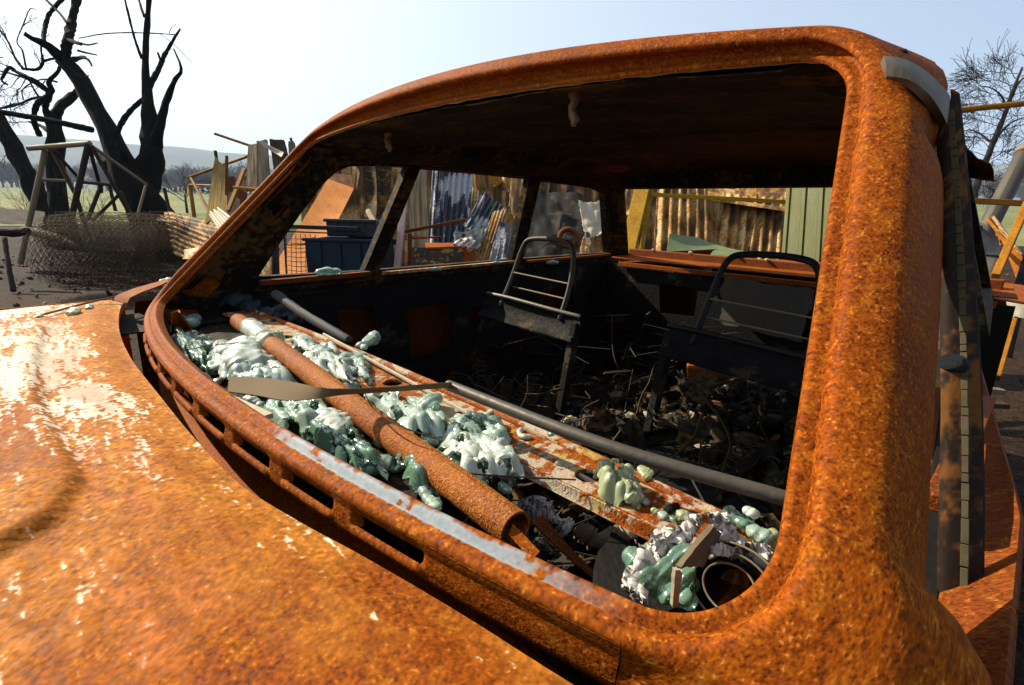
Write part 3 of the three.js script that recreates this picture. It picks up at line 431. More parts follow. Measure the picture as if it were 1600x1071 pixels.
{ // pale brittle bead of old sealant left along the top edge of the opening
  const pts = []; for (let i = I_TOP0 + 6; i < I_TOP1 - 4; i += 2) { const q = outline[i]; pts.push(q.P.clone().addScaledVector(q.n, -.0045 + .0008 * Math.sin(i * 1.7)).addScaledVector(q.o, .0005)); } cp('sealant_bead', limb(pts.map((p, i) => [p, .0011 * (.6 + .8 * hash2(i, 4, 4))]), { seg: 6, rough: .3, step: .006 }), M.rubberBead); }
// bolts and scale blisters along the right flange
{ const r = rnd(33); for (let i = 0; i < 13; i++) { const q = outline[I_BR + 18 + i * 2], a = .0062 + r() * .003; const p = q.P.clone().addScaledVector(q.o, a).addScaledVector(q.n, .0012); const g = new THREE.IcosahedronGeometry(.0021 + r() * .0012, 1); g.scale(1, 1 + r() * .5, .55); g.applyQuaternion(new THREE.Quaternion().setFromUnitVectors(V(0, 0, 1), q.n)); g.translate(p.x, p.y, p.z); cp('flange_rivet', g, M.rust); } }
car.updateMatrixWorld(true);
const rc = new THREE.Raycaster(); rc.far = 1e4;
const partsOf = n => car.children.filter(o => n.includes(o.name));
function hit(x, y, list) { const d = dirAt(x, y).normalize(); rc.set(EYE, d); const h = rc.intersectObjects(list, false); return h.length ? h[0] : null; }
function floorUnder(p, list) { rc.set(V(p.x, p.y + .3, p.z), V(0, -1, 0)); const h = rc.intersectObjects(list, false); return h.length ? h[0].point.y : null; }
// bright trim wrapped over the top of the right pillar
{
  const sk = partsOf(['windscreen_surround', 'roof']);
  const top = [[1376, 99], [1392, 101], [1410, 106], [1428, 116], [1445, 129], [1460, 143], [1471, 154]], low = [[1384, 124], [1396, 126], [1411, 132], [1427, 144], [1442, 159], [1456, 178], [1466, 196]];
  const pos = q => { const h = hit(q[0], q[1], sk); return h ? h.point.clone() : onZ(q[0], q[1], -.36); };
  const A = top.map(pos), B = low.map(pos); const rows = [];
  const toEye = p => sub3(EYE, p).normalize();
  const cA = new THREE.CatmullRomCurve3(A), cB = new THREE.CatmullRomCurve3(B);
  for (let j = 0; j <= 6; j++) { const v = j / 6, r = []; for (let i = 0; i <= 30; i++) { const u = i / 30, p = V().lerpVectors(cA.getPoint(u), cB.getPoint(u), v), k = .006 + .004 * Math.sin(Math.PI * v); r.push({ p: p.addScaledVector(toEye(p), k), u: u * .1, v: v * .015 }); } rows.push(r); }
  const g = thick(fromGrid(rows), .006); const o = mesh('pillar_trim', g, M.chrome, car); o.userData.label = 'dull bright-metal trim strip on the right pillar';
  const t1 = pos([1466, 170]), t2 = pos([1477, 238]), t3 = pos([1474, 160]); for (const p of [t1, t2, t3]) p.addScaledVector(toEye(p), .012); mesh('trim_leg', bar(t1, t2, .007, .005), M.chrome, car); mesh('trim_leg', bar(t3, t2, .003, .004), M.chrome, car);
}
// ---------------------------------------------------------------- things lying in the car
function biggest(g) { // keep the largest connected piece
  const n = g.attributes.position.count, par = Array.from({ length: n }, (_, i) => i), f = i => { while (par[i] !== i) i = par[i] = par[par[i]]; return i; }, ix = g.index.array; const key = new Map(), p = g.attributes.position; for (let i = 0; i < n; i++) { const k = p.getX(i).toFixed(6) + ',' + p.getY(i).toFixed(6) + ',' + p.getZ(i).toFixed(6); if (key.has(k)) par[f(i)] = f(key.get(k)); else key.set(k, i); }
  for (let i = 0; i < ix.length; i += 3) { par[f(ix[i])] = f(ix[i + 1]); par[f(ix[i + 1])] = f(ix[i + 2]); } const c = {}; for (let i = 0; i < ix.length; i += 3) { const k = f(ix[i]); c[k] = (c[k] || 0) + 1; } const best = +Object.entries(c).sort((a, b) => b[1] - a[1])[0][0]; const out = []; for (let i = 0; i < ix.length; i += 3) if (f(ix[i]) === best) out.push(ix[i], ix[i + 1], ix[i + 2]); g.setIndex(out); const q = g.toNonIndexed(); return mergeVertices(q, 1e-6);
}
// one lump: rounded volumes melted together, meshed from a distance field; balls = [x, y, z, r] in world space
function lump(balls, { res = 26, k = .6, rough = .10, flat = .8, s = 1 } = {}) {
  const b = new THREE.Box3(); let rm = 0; for (const q of balls) { b.expandByPoint(V(q[0] - q[3], q[1] - q[3], q[2] - q[3])); b.expandByPoint(V(q[0] + q[3], q[1] + q[3], q[2] + q[3])); rm = Math.max(rm, q[3]); }
  const c = b.getCenter(V()), half = Math.max(...b.getSize(V()).toArray()) * .5 * 1.25 + rm * .15, mc = new MarchingCubes(res, glassMats[0], false, false, 40000), hs = res / 2; mc.isolation = 0; const kk = k * rm;
  for (let z = 0; z < res; z++) for (let y = 0; y < res; y++) for (let x = 0; x < res; x++) {
    const p = V((x - hs) / hs * half + c.x, (y - hs) / hs * half + c.y, (z - hs) / hs * half + c.z); let e = 0;
    for (const q of balls) { const dx = p.x - q[0], dy = (p.y - q[1]) / flat, dz = p.z - q[2]; e += Math.exp(-(Math.hypot(dx, dy, dz) - q[3]) / kk * 3.2); }
    let d = -Math.log(e + 1e-30) * kk / 3.2; d += rm * rough * 2 * ((n3(p, 1.1 / rm, s) - .5) * 1.0 + (.5 - Math.abs(n3(p, 1.9 / rm, s + 5) - .5) * 2) * .8 + (n3(p, 5.2 / rm, s + 9) - .5) * .28); mc.field[x + y * res + z * res * res] = -d;
  }
  mc.update(); const n = mc.count, pos = new Float32Array(n * 3), nor = new Float32Array(n * 3), uv = new Float32Array(n * 2);
  for (let i = 0; i < n; i++) { for (let a = 0; a < 3; a++) { pos[i * 3 + a] = mc.positionArray[i * 3 + a] * half + c.getComponent(a); nor[i * 3 + a] = mc.normalArray[i * 3 + a]; } uv[i * 2] = pos[i * 3]; uv[i * 2 + 1] = pos[i * 3 + 2]; }
  const g = new THREE.BufferGeometry(); g.setAttribute('position', new THREE.BufferAttribute(pos, 3)); g.setAttribute('normal', new THREE.BufferAttribute(nor, 3)); g.setAttribute('uv', new THREE.BufferAttribute(uv, 2)); return biggest(mergeVertices(g, 1e-6));
}
// where a lump of given size rests on the dash: tray level, or the higher cross-member further back
function rest(x, y, rp, lift = 0) { let Y = -.062, p; for (let i = 0; i < 6; i++) { p = onY(x, y, Y); const r = rp * depthOf(p) / 800, sup = p.z < -.122 ? -.046 : -.062; Y = sup + r * .62 + lift; } return [p.x, Y + BELT, p.z, rp * depthOf(p) / 800]; }
const glassGroup = 'melted windscreen glass on the dash';
const glassDefs = [
  ['pale green glass blob beside the rusty bracket at the far left', 0, [[268, 519, 10], [292, 503, 12], [303, 501, 11]]],
  ['cluster of green glass folds below the rusty bracket', 0, [[283, 530, 14], [297, 534, 14], [288, 545, 13], [305, 552, 11]]],
  ['low green glass ridge by the sill near the slump of glass', 2, [[312, 562, 12], [326, 566, 15], [345, 575, 12]]],
  ['large milky glass slump left of the pipe', 4, [[362, 548, 22], [380, 546, 24], [396, 553, 22], [374, 562, 22], [408, 560, 16]], .012],
  ['knobbly chain of milky glass behind the bent strip', 4, [[366, 586, 11], [383, 588, 13], [402, 584, 15], [419, 583, 16], [438, 585, 14], [428, 572, 12]]],
  ['rounded green glass mass right of the glass collar', 0, [[465, 537, 17], [480, 545, 16], [492, 556, 17], [506, 550, 12]], .006],
  ['curled green glass mass at the rear edge of the dash', 0, [[520, 580, 13], [536, 568, 14], [552, 562, 14], [566, 564, 9], [549, 590, 14], [535, 596, 10]]],
  ['dark green glass folds below the bent strip', 2, [[434, 638, 14], [450, 648, 15], [468, 640, 14], [488, 634, 15], [500, 628, 10]]],
  ['broad milky glass drape hanging below the bent strip', 4, [[494, 650, 17], [511, 656, 19], [522, 670, 15], [517, 690, 11], [536, 664, 14]], .012],
  ['small green glass nub near the silver flange', 2, [[474, 678, 9], [482, 684, 7]]],
  ['flat green glass puddle beside the silver flange', 0, [[536, 697, 13], [553, 706, 16], [572, 722, 16], [590, 728, 14], [604, 720, 12]]],
  ['arched green glass drip under the pipe', 0, [[632, 724, 9], [646, 730, 10], [657, 744, 10], [664, 762, 10], [670, 782, 10], [678, 790, 11]], .01],
  ['small green glass flake under the bent strip tip', 2, [[586, 612, 12], [600, 620, 11]]],
  ['wide milky green glass sheet right of the pipe middle', 0, [[603, 644, 15], [622, 640, 17], [643, 634, 18], [664, 636, 16], [680, 632, 13], [650, 650, 14]], .004],
  ['green glass knot left of the large round hole', 2, [[690, 648, 10], [698, 660, 11], [690, 676, 10], [700, 684, 8]]],
  ['pair of green glass beads beside the pipe', 0, [[640, 690, 11], [658, 698, 12], [676, 692, 9]]],
  ['green glass lobes right of the large round hole', 2, [[724, 660, 13], [742, 668, 13], [760, 662, 12], [775, 664, 11]]],
  ['largest bubbly green glass mound on the cross-member', 0, [[728, 686, 15], [746, 694, 19], [766, 690, 18], [752, 710, 14], [778, 700, 15]], .008],
  ['green glass mound at the right of the bubbly mound', 0, [[786, 722, 15], [802, 710, 14], [770, 724, 13], [812, 698, 10]]],
  ['green glass tongue dripping off the front of the cross-member', 2, [[706, 712, 11], [713, 728, 10], [718, 744, 9]]],
  ['teardrop of green glass hanging by a wire', 2, [[744, 738, 8], [752, 752, 8], [757, 760, 6]]],
  ['single clear green bead in front of the cross-member', 0, [[786, 758, 8], [792, 764, 7]]],
  ['thin green glass splinter against the grey rod', 2, [[850, 668, 7], [860, 676, 7], [870, 684, 5]]],
  ['granular yellow-green glass heap beside the second round hole', 3, [[944, 736, 13], [958, 748, 14], [974, 760, 15], [990, 774, 13], [972, 742, 12], [956, 760, 10]]],
  ['small yellowish glass lump by the grey rod', 3, [[1000, 734, 9], [1010, 742, 8]]],
];
glassDefs.forEach(([label, mi, px, lift = 0], i) => { const r = rnd(900 + i), balls = []; px.forEach((q, m) => { // folds: short winding ropes of glass running from each fold to the next
    const nx = px[(m + 1) % px.length]; const n = 5; for (let k = 0; k < n; k++) { const t = k / n, jx = (r() - .5) * q[2] * 1.1, jy = (r() - .5) * q[2] * .9; balls.push(rest(mix(q[0], nx[0], m < px.length - 1 ? t : 0) + jx, mix(q[1], nx[1], m < px.length - 1 ? t : 0) + jy, q[2] * (.58 + .40 * r()), lift + .004 * r())); } });
  const g = lump(balls, { s: i + 3, res: px.length > 3 ? 54 : 42, rough: .16, k: .6, flat: .8 }); single('melted_glass', g, glassMats[mi], label, 'melted glass', glassGroup); });
{ // thin sheets of half-melted glass draped over the dash, wrinkled and torn
  const sheets = [
    ['wrinkled glass sheet draped below the rusty bracket', 0, [[268, 512], [312, 524], [336, 572], [282, 556]]], ['wrinkled glass sheet spread left of the pipe', 4, [[322, 542], [392, 528], [424, 566], [344, 584]]], ['folded glass sheet tucked behind the bent strip', 1, [[350, 572], [440, 566], [462, 596], [372, 600]]], ['rumpled glass sheet under the bent strip blade', 0, [[404, 620], [492, 616], [532, 660], [440, 668]]], ['torn glass sheet against the pipe above the silver flange', 2, [[470, 652], [548, 660], [606, 726], [530, 716]]],
    ['wrinkled glass sheet lying right of the collar', 4, [[452, 526], [520, 538], [560, 584], [488, 586]]], ['curled glass sheet at the dash rear edge', 0, [[514, 556], [572, 560], [590, 606], [528, 608]]], ['broad crumpled glass sheet behind the pipe middle', 1, [[578, 612], [690, 622], [712, 668], [612, 676]]], ['crumpled glass sheet round the large round hole', 0, [[690, 640], [780, 652], [800, 690], [706, 694]]], ['draped glass sheet over the front of the cross-member', 4, [[690, 676], [790, 690], [822, 734], [716, 738]]], ['torn green glass sheet in front of the pipe end', 2, [[612, 690], [690, 700], [736, 760], [650, 756]]], ['flaky glass sheet beside the second round hole', 3, [[930, 728], [985, 738], [1004, 778], [944, 764]]]];
  sheets.forEach(([lab, mi, q], i) => { const Y = q[0][0] > 680 || q[0][1] < 560 && q[0][0] > 440 ? -.034 : -.040; const P = q.map(p => onY(p[0], p[1], Y)); const W = P[0].distanceTo(P[1]), H = P[0].distanceTo(P[3]), nn = 46; const g = grid(nn, nn, (u, v) => { let uu = u, vv = v; const e = 1 - 2 * Math.max(Math.abs(u - .5), Math.abs(v - .5)); uu += (fbm(v * .9 + .05, i * .07, 7, 3, 3, 41 + i) - .5) * .35 * (1 - ss(0, .5, e)); vv += (fbm(u * .9 + .05, i * .07, 7, 3, 3, 61 + i) - .5) * .35 * (1 - ss(0, .5, e)); const p = V().lerpVectors(V().lerpVectors(P[0], P[1], uu), V().lerpVectors(P[3], P[2], uu), vv); const n1 = fbm(u * .8 + .1, v * .8 + .1, 4, 3, 2, 500 + i), n2 = fbm(u * .8 + .1, v * .8 + .1, 8, 6, 3, 540 + i), n3h = fbm(u * .8 + .1, v * .8 + .1, 7, 5, 3, 580 + i); p.y += .024 * (n1 - .5) + .010 * (1 - Math.abs(n2 - .5) * 4) * .6 - .014 * (1 - ss(0, .28, e)); return { p, u: u * W, v: v * H, skip: n3h > .60 }; }); single('melted_glass', biggest(thick(g, .0034)), glassMats[mi], lab, 'melted glass', glassGroup); });
}
{ // nuggets between the bigger masses
  const r = rnd(606), area = [[270, 515, 330, 560], [330, 560, 420, 600], [400, 620, 500, 660], [440, 530, 580, 610], [520, 670, 610, 740], [590, 620, 720, 700], [640, 680, 740, 750], [700, 650, 820, 730]]; const spots = [], where = ['below the rusty bracket', 'beside the large milky slump', 'just below the bent strip', 'around the glass sleeve and collar', 'beside the silver flange', 'right of the pipe middle', 'in front of the bubbly mound', 'round the large round hole'];
  for (let i = 0; i < 56; i++) { const q = area[i % area.length]; spots.push([mix(q[0], q[2], r()), mix(q[1], q[3], r()), 5 + 6 * r(), where[i % area.length]]); }
  spots.forEach(([x, y, rr, wh], i) => { const a = r() * 6.28, n = 3 + Math.floor(r() * 4), cv = (r() - .5) * 1.6, pts = []; let cx = x, cy = y; for (let k = 0; k < n; k++) { pts.push(rest(cx, cy, rr * (.75 + .35 * r()))); cx += Math.cos(a + cv * k) * rr * .95; cy += Math.sin(a + cv * k) * rr * .6; } single('glass_nugget', lump(pts, { res: 26, s: 200 + i, rough: .14, k: .5, flat: .8 }), glassMats[[0, 4, 2, 1, 4][i % 5]], 'small green-white glass nugget ' + wh, 'melted glass', 'small glass nuggets ' + wh); });
}
// crumbs on the right end of the cross-member
[[873, 724, 5, 0, 'lone green glass crumb near the middle of the cross-member'], [1009, 785, 7, 0, 'leftmost green glass crumb of the row by the corner heap'], [1022, 798, 6, 3, 'second green glass crumb of the row by the corner heap'], [1066, 805, 10, 3, 'largest yellow-green glass crumb by the corner heap'], [1082, 812, 7, 2, 'rightmost green glass crumb of the row by the corner heap'], [1036, 806, 7, 0, 'green glass crumb just left of the black charred lump'], [1052, 812, 6, 2, 'green glass crumb just below the black charred lump']].forEach(([x, y, r, mi, lab], i) => single('glass_crumb', lump([rest(x, y, r), rest(x + r * .6, y + 2, r * .7)], { res: 18, s: 70 + i, rough: .22 }), glassMats[mi], lab, 'glass crumb', 'glass crumbs at the right end of the cross-member'));
single('char_lump', lump([rest(1046, 797, 9), rest(1056, 792, 7)], { res: 18, s: 81, rough: .3 }), M.soot, 'small black charred lump among the glass crumbs', 'char');
// corner heap beside the right pillar
cp('corner_shelf', sheet([V(.47, -.088, -.14), V(.64, -.088, -.14), V(.655, -.088, .03), V(.55, -.088, .045)], { th: .004, crumple: .004, tear: .05 }), M.soot);
const cor = (x, y, r, Y) => { const p = onY(x, y, Y); return [p.x, p.y, p.z, r * depthOf(p) / 800]; };
single('melted_glass', lump([cor(996, 880, 24, -.05), cor(1020, 866, 22, -.045), cor(1012, 905, 24, -.055), cor(1038, 925, 22, -.06), cor(1040, 890, 24, -.05), cor(1058, 870, 18, -.04), cor(1070, 905, 22, -.05), cor(1082, 868, 16, -.035), cor(1074, 938, 13, -.055)], { res: 44, s: 91, rough: .2, k: .4, flat: 1 }), glassMats[2], 'big folded green glass block in the right corner', 'melted glass', glassGroup);
single('melted_glass', lump([cor(1140, 800, 10, -.03), cor(1152, 812, 14, -.035), cor(1168, 822, 13, -.035)], { res: 26, s: 95, rough: .25 }), glassMats[2], 'green glass piece leaning behind the white ash ridge', 'melted glass', glassGroup);
single('melted_glass', lump([cor(1168, 798, 9, -.02), cor(1179, 804, 9, -.02)], { res: 22, s: 96, rough: .2 }), glassMats[4], 'frosted glass pebble on top of the corner heap', 'melted glass', glassGroup);
single('melted_glass', lump([cor(1180, 832, 13, -.03), cor(1188, 850, 12, -.04), cor(1194, 838, 12, -.03)], { res: 24, s: 97, rough: .22 }), glassMats[0], 'dark green glass piece next to the pillar flange', 'melted glass', glassGroup);
single('melted_glass', lump([cor(1207, 836, 11, -.03), cor(1212, 850, 9, -.04)], { res: 22, s: 98, rough: .2 }), glassMats[3], 'yellow-green glass sliver touching the right pillar', 'melted glass', glassGroup);
{ // a slab of laminated edge standing on the glass block
  const a = onY(1108, 818, -.005), b = onY(1052, 886, -.012), c = onY(1092, 886, -.03), d = onY(1122, 830, -.02); single('laminated_slab', sheet([a, d, c, b], { th: .004, crumple: .0015, nu: 10, nv: 12, tear: .05 }), M.wood, 'tan grey-edged slab standing on the big glass block', 'slab');
  const e = onY(1050, 886, -.012), f = onY(1046, 945, -.05), g2 = onY(1056, 945, -.052), h = onY(1062, 885, -.015); single('cream_strip', sheet([e, h, g2, f], { th: .003, nu: 6, nv: 10, tear: .08 }), M.cream, 'narrow cream strip stuck to the front of the big glass block', 'strip');
}
const flake = (pts, label, sd) => single('ash_crust', sheet(pts.map(q => onY(...q)), { th: .005, crumple: .010, tear: .14, nu: 34, nv: 22, s: sd, bend: .006 }), M.ash, label, 'ash');
flake([[1012, 838, -.030], [1100, 806, -.022], [1084, 836, -.030], [1016, 878, -.045]], 'white ash crust arching behind the big glass block', 3);
flake([[1004, 850, -.035], [1024, 866, -.045], [1004, 950, -.062], [978, 920, -.058]], 'pale ash crust down the left side of the big glass block', 5);
flake([[1100, 804, -.016], [1130, 806, -.018], [1206, 882, -.040], [1176, 886, -.042]], 'white ash ridge running down to the right pillar', 7);
flake([[1108, 850, -.020], [1206, 868, -.022], [1206, 884, -.030], [1106, 868, -.030]], 'flaky white ash lying along the top of the coil', 9);
{ // coil of thin sheet
  const c = onY(1146, 918, -.040), ax = sub3(EYE, c).normalize().applyAxisAngle(V(0, 1, 0), -.35).normalize(), ex = V().crossVectors(V(0, 1, 0), ax).normalize(), ey = V().crossVectors(ax, ex); const sc = depthOf(c) / 800;
  const turns = 2.6, N = 150, rows = [[], []]; for (let i = 0; i <= N; i++) { const a = i / N * turns * Math.PI * 2 + .6, r = mix(30, 80, Math.pow(i / N, .8)) * sc; const p = c.clone().addScaledVector(ex, Math.cos(a) * r * 1.12).addScaledVector(ey, Math.sin(a) * r * .86); rows[0].push({ p: p.clone(), u: i * .004, v: 0 }); rows[1].push({ p: p.clone().addScaledVector(ax, -.075), u: i * .004, v: .08 }); }
  const t = thing('sheet_coil', 'coil of thin brown sheet wedged in the right corner', 'coil', c.clone()); part('coil', thick(fromGrid(rows), .0011), M.soot, t).userData.label = 'rolled turns';
  const rim = []; for (let i = 0; i <= N; i += 2) rim.push(rows[0][i].p.clone().addScaledVector(ax, .0004)); part('edge', pipePath(rim, .0009, 5, .004), M.pipePale, t);
  part('loose_end', sheet([onY(1110, 968, -.012), onY(1204, 900, -.012), onY(1216, 925, -.02), onY(1150, 990, -.022)], { th: .0012, bend: .006, nu: 12, nv: 8 }), M.pipePale, t);
}
// rusty pipe with its broken right end
{
  const a = onY(372, 502, -.028), b = onY(560, 640, -.022), c = onY(806, 828, -.040), pts = [a, V().lerpVectors(a, c, .35).add(V(0, .004, 0)), V().lerpVectors(a, c, .7).add(V(0, .001, 0)), c]; const t = thing('rusty_pipe', 'thick rusty pipe lying across the melted glass', 'pipe', c.clone().setY(Math.min(a.y, c.y)));
  part('tube', thick(limb(pts.map(p => [p, .0162]), { seg: 22, rough: .015, step: .012, cap: false }), .0022), mat(RUST, { color: lin(1.15, 1.5, 5), bumpScale: .0010 }), t);
  const on = t => V().lerpVectors(a, c, t).add(V(0, .004, 0)), ball = (t, r, dx = 0, dy = 0) => { const p = on(t); return [p.x, p.y + dy, p.z + dx, r]; };
  single('melted_glass', lump([.10, .115, .13, .15, .17, .19, .21].map((t, i) => ball(t, .0180 + .002 * hash2(i, 1, 3), .002 * (hash2(i, 2, 3) - .5), .002)), { res: 40, s: 301, rough: .08, k: .4, flat: 1 }), glassMats[4], 'frosted glass sleeve melted over the pipe', 'melted glass', glassGroup);
  single('melted_glass', lump([ball(.232, .0195, .004), ball(.245, .0205, -.003), ball(.255, .0190, .005, -.004), ball(.243, .012, .018, -.012), ball(.24, .011, -.016, .008)], { res: 36, s: 303, rough: .12, k: .4, flat: 1 }), glassMats[3], 'yellow-green glass collar round the pipe', 'melted glass', glassGroup);
  const e = pts[3], d = sub3(pts[3], pts[2]).normalize(); part('torn_strip', sheet([e.clone().add(V(0, .008, .004)), e.clone().add(V(.004, .003, .012)), e.clone().addScaledVector(d, .03).add(V(0, -.006, .010)), e.clone().addScaledVector(d, .032).add(V(0, 0, .003))], { th: .0015, nu: 4, nv: 6 }), M.rust, t);
}
single('steel_rod', pipePath([onY(440, 462, .004), onY(700, 602, .004), onY(960, 701, 0), onY(1242, 784, -.006)].slice(1), .0066, 12, .03), M.steel, 'long grey steel rod above the rear edge of the dash', 'rod');
single('thin_bar', bar(onY(505, 522, -.028), onY(1010, 800, -.055), .004, .004), M.cream, 'thin pale bar along the dash cross-member', 'bar');
single('gear_lever', limb([[onY(430, 460, .01), .011], [onY(470, 488, -.012), .010], [onY(545, 532, -.035), .009]], { rough: .08, step: .02 }), mat(null, { color: lin(.03, .03, .032), roughness: .7 }), 'short dark bar poking up at the far end of the dash', 'bar');
single('long_shard', sheet([onY(830, 818, -.085), onY(846, 806, -.085), onY(935, 900, -.13), onY(925, 905, -.13)], { th: .002, nu: 5, nv: 12, bend: .004 }), M.rustBrown, 'narrow rusty shard sloping down in front of the pipe end', 'shard');
{ // bent strip with its broken foot
  const T = [[358, 590], [400, 591], [450, 597], [500, 606], [530, 607], [600, 605], [706, 597]].map(q => onY(q[0], q[1], .014)), B = [[356, 613], [400, 619], [450, 627], [500, 623], [530, 617], [600, 612], [706, 605]].map(q => onY(q[0], q[1], .004)), ct = new THREE.CatmullRomCurve3(T), cb = new THREE.CatmullRomCurve3(B); const base = B[0].clone(); const t = thing('bent_strip', 'bent brown metal strip reaching over the pipe', 'strip', base);
  part('blade', thick(grid(60, 4, (u, v) => ({ p: V().lerpVectors(ct.getPoint(u), cb.getPoint(u), v), u: u * .6, v: v * .02 })), .0012), mat(null, { color: lin(.13, .085, .04), roughness: .75 }), t);
  part('foot', bar(onY(342, 616, .006), onY(420, 652, .002), .010, .006), M.cream, t);
}
single('torn_card', sheet([onY(352, 612, -.004), onY(380, 622, -.004), onY(404, 652, -.008), onY(366, 640, -.010)], { th: .0014, crumple: .004, tear: .16, nu: 12, nv: 12 }), M.cream, 'torn cream card crumpled under the bent strip', 'card');
single('rust_bracket', merge([sheet([onY(266, 488, .01), onY(279, 484, .01), onY(281, 521, -.05), onY(268, 521, -.05)], { th: .003, nu: 4, nv: 4 }), sheet([onY(279, 484, .01), onY(282, 488, .008), onY(306, 522, -.05), onY(281, 521, -.05)], { th: .003, nu: 4, nv: 4 })]), M.rust, 'small folded rusty bracket at the far left of the dash', 'bracket');
single('slumped_plastic', lump([cor(312, 480, 15, -.05), cor(335, 470, 20, -.03), cor(356, 466, 20, -.025), cor(376, 472, 18, -.03), cor(392, 482, 15, -.04)], { res: 34, s: 121, rough: .3 }), M.slate, 'slumped blue-grey mass in the shaded far corner of the dash', 'melted plastic');
single('slumped_plastic', lump([cor(414, 492, 14, -.05), cor(436, 490, 16, -.04), cor(458, 498, 13, -.045), cor(428, 503, 11, -.05)], { res: 30, s: 123, rough: .35 }), M.slate, 'dark blue wrinkled mass right of the pipe start', 'melted plastic');
// small glass on the rails and the bonnet
const railAt = (x, y, X) => { const p = onX(x, y, X); return p; };
[[512, 424, -.70, 'on the far quarter-window rail', 16], [680, 421, -.708, 'on the far front-window rail, left of two', 9], [775, 411, -.708, 'on the far front-window rail, right of two', 7], [862, 410, -.708, 'on the far rear-window rail', 11]].forEach(([x, y, X, w, r], i) => { const p = railAt(x, y, X), k = r * depthOf(p) / 800; single('glass_dollop', lump([[p.x, p.y, p.z, k * .6], [p.x, p.y - k * .1, p.z - k * .9, k * .5], [p.x, p.y, p.z + k * .8, k * .45]], { res: 22, s: 131 + i, flat: .7 }), glassMats[0], 'pale green glass dollop ' + w, 'melted glass', 'glass on the window rails'); });
{ // molten edge left along the rear window ledge
  const r = rnd(55); for (let k = 0; k < 5; k++) { const x0 = -.60 + k * .18, pts = []; for (let i = 0; i < 5; i++) pts.push([x0 + i * .035, BELT + .031 + r() * .004, -1.905 + r() * .01, .006 + r() * .005]); single('glass_bead_edge', lump(pts, { res: 30, s: 150 + k, flat: .7 }), glassMats[3], ['first', 'second', 'third', 'fourth', 'fifth'][k] + ' run of molten glass from the left along the rear window ledge', 'melted glass', 'glass edging on the rear ledge'); }
}
{
  const onHood = (x, y) => { const h = hit(x, y, partsOf(['bonnet', 'front_wing'])); return h ? h.point : onY(x, y, -.01); };
  const shard = (x, y, r, mi, lab) => { const p = onHood(x, y), k = r * depthOf(p) / 800; single('glass_shard', lump([[p.x - k, p.y + k * .25, p.z, k * .6], [p.x, p.y + k * .3, p.z, k * .6], [p.x + k, p.y + k * .25, p.z + k * .3, k * .55]], { res: 22, s: Math.round(x), flat: .5, rough: .25 }), glassMats[mi], lab, 'glass shard', 'glass bits on the bonnet'); };
  shard(118, 490, 14, 3, 'largest green glass shard lying on the far left of the bonnet'); shard(140, 482, 9, 2, 'small green glass shard behind the largest one on the bonnet'); shard(63, 495, 8, 3, 'flat pale glass chip at the left edge of the bonnet');
  single('glass_shard', lump([cor(256, 441, 8, .022), cor(264, 439, 7, .022)], { res: 20, s: 166 }), glassMats[3], 'yellow-green glass lump at the foot of the far pillar', 'glass shard', 'glass bits on the bonnet');
  const p1 = onHood(70, 496), pw = [p1.clone().add(V(0, .006, 0)), onHood(150, 476).add(V(0, .008, 0)), onHood(205, 466).add(V(0, .012, 0))]; single('loose_wire', pipePath(pw, .0022, 6, .02), M.pipePale, 'thin loose wire lying along the far edge of the bonnet', 'wire');
}
{ // wires over the dash
  const w = (pts, r, lab) => single('thin_wire', pipePath(pts.map(q => onY(...q)), r, 5, .01), M.wire, lab, 'wire');
  w([[560, 590, .0], [585, 640, -.005], [630, 668, -.005], [680, 685, -.01]], .0009, 'fine brown wire arching over the glass right of the pipe'); w([[288, 548, -.02], [330, 540, -.01], [372, 536, -.005]], .0008, 'fine brown wire left of the big glass slump'); w([[700, 735, -.03], [750, 742, -.03], [800, 745, -.035], [900, 750, -.035]], .0009, 'fine wire holding the glass teardrop');
  w([[1000, 598, -.3], [1030, 590, -.3], [1052, 579, -.28]], .003, 'pale burnt wire fork above the floor debris');
}
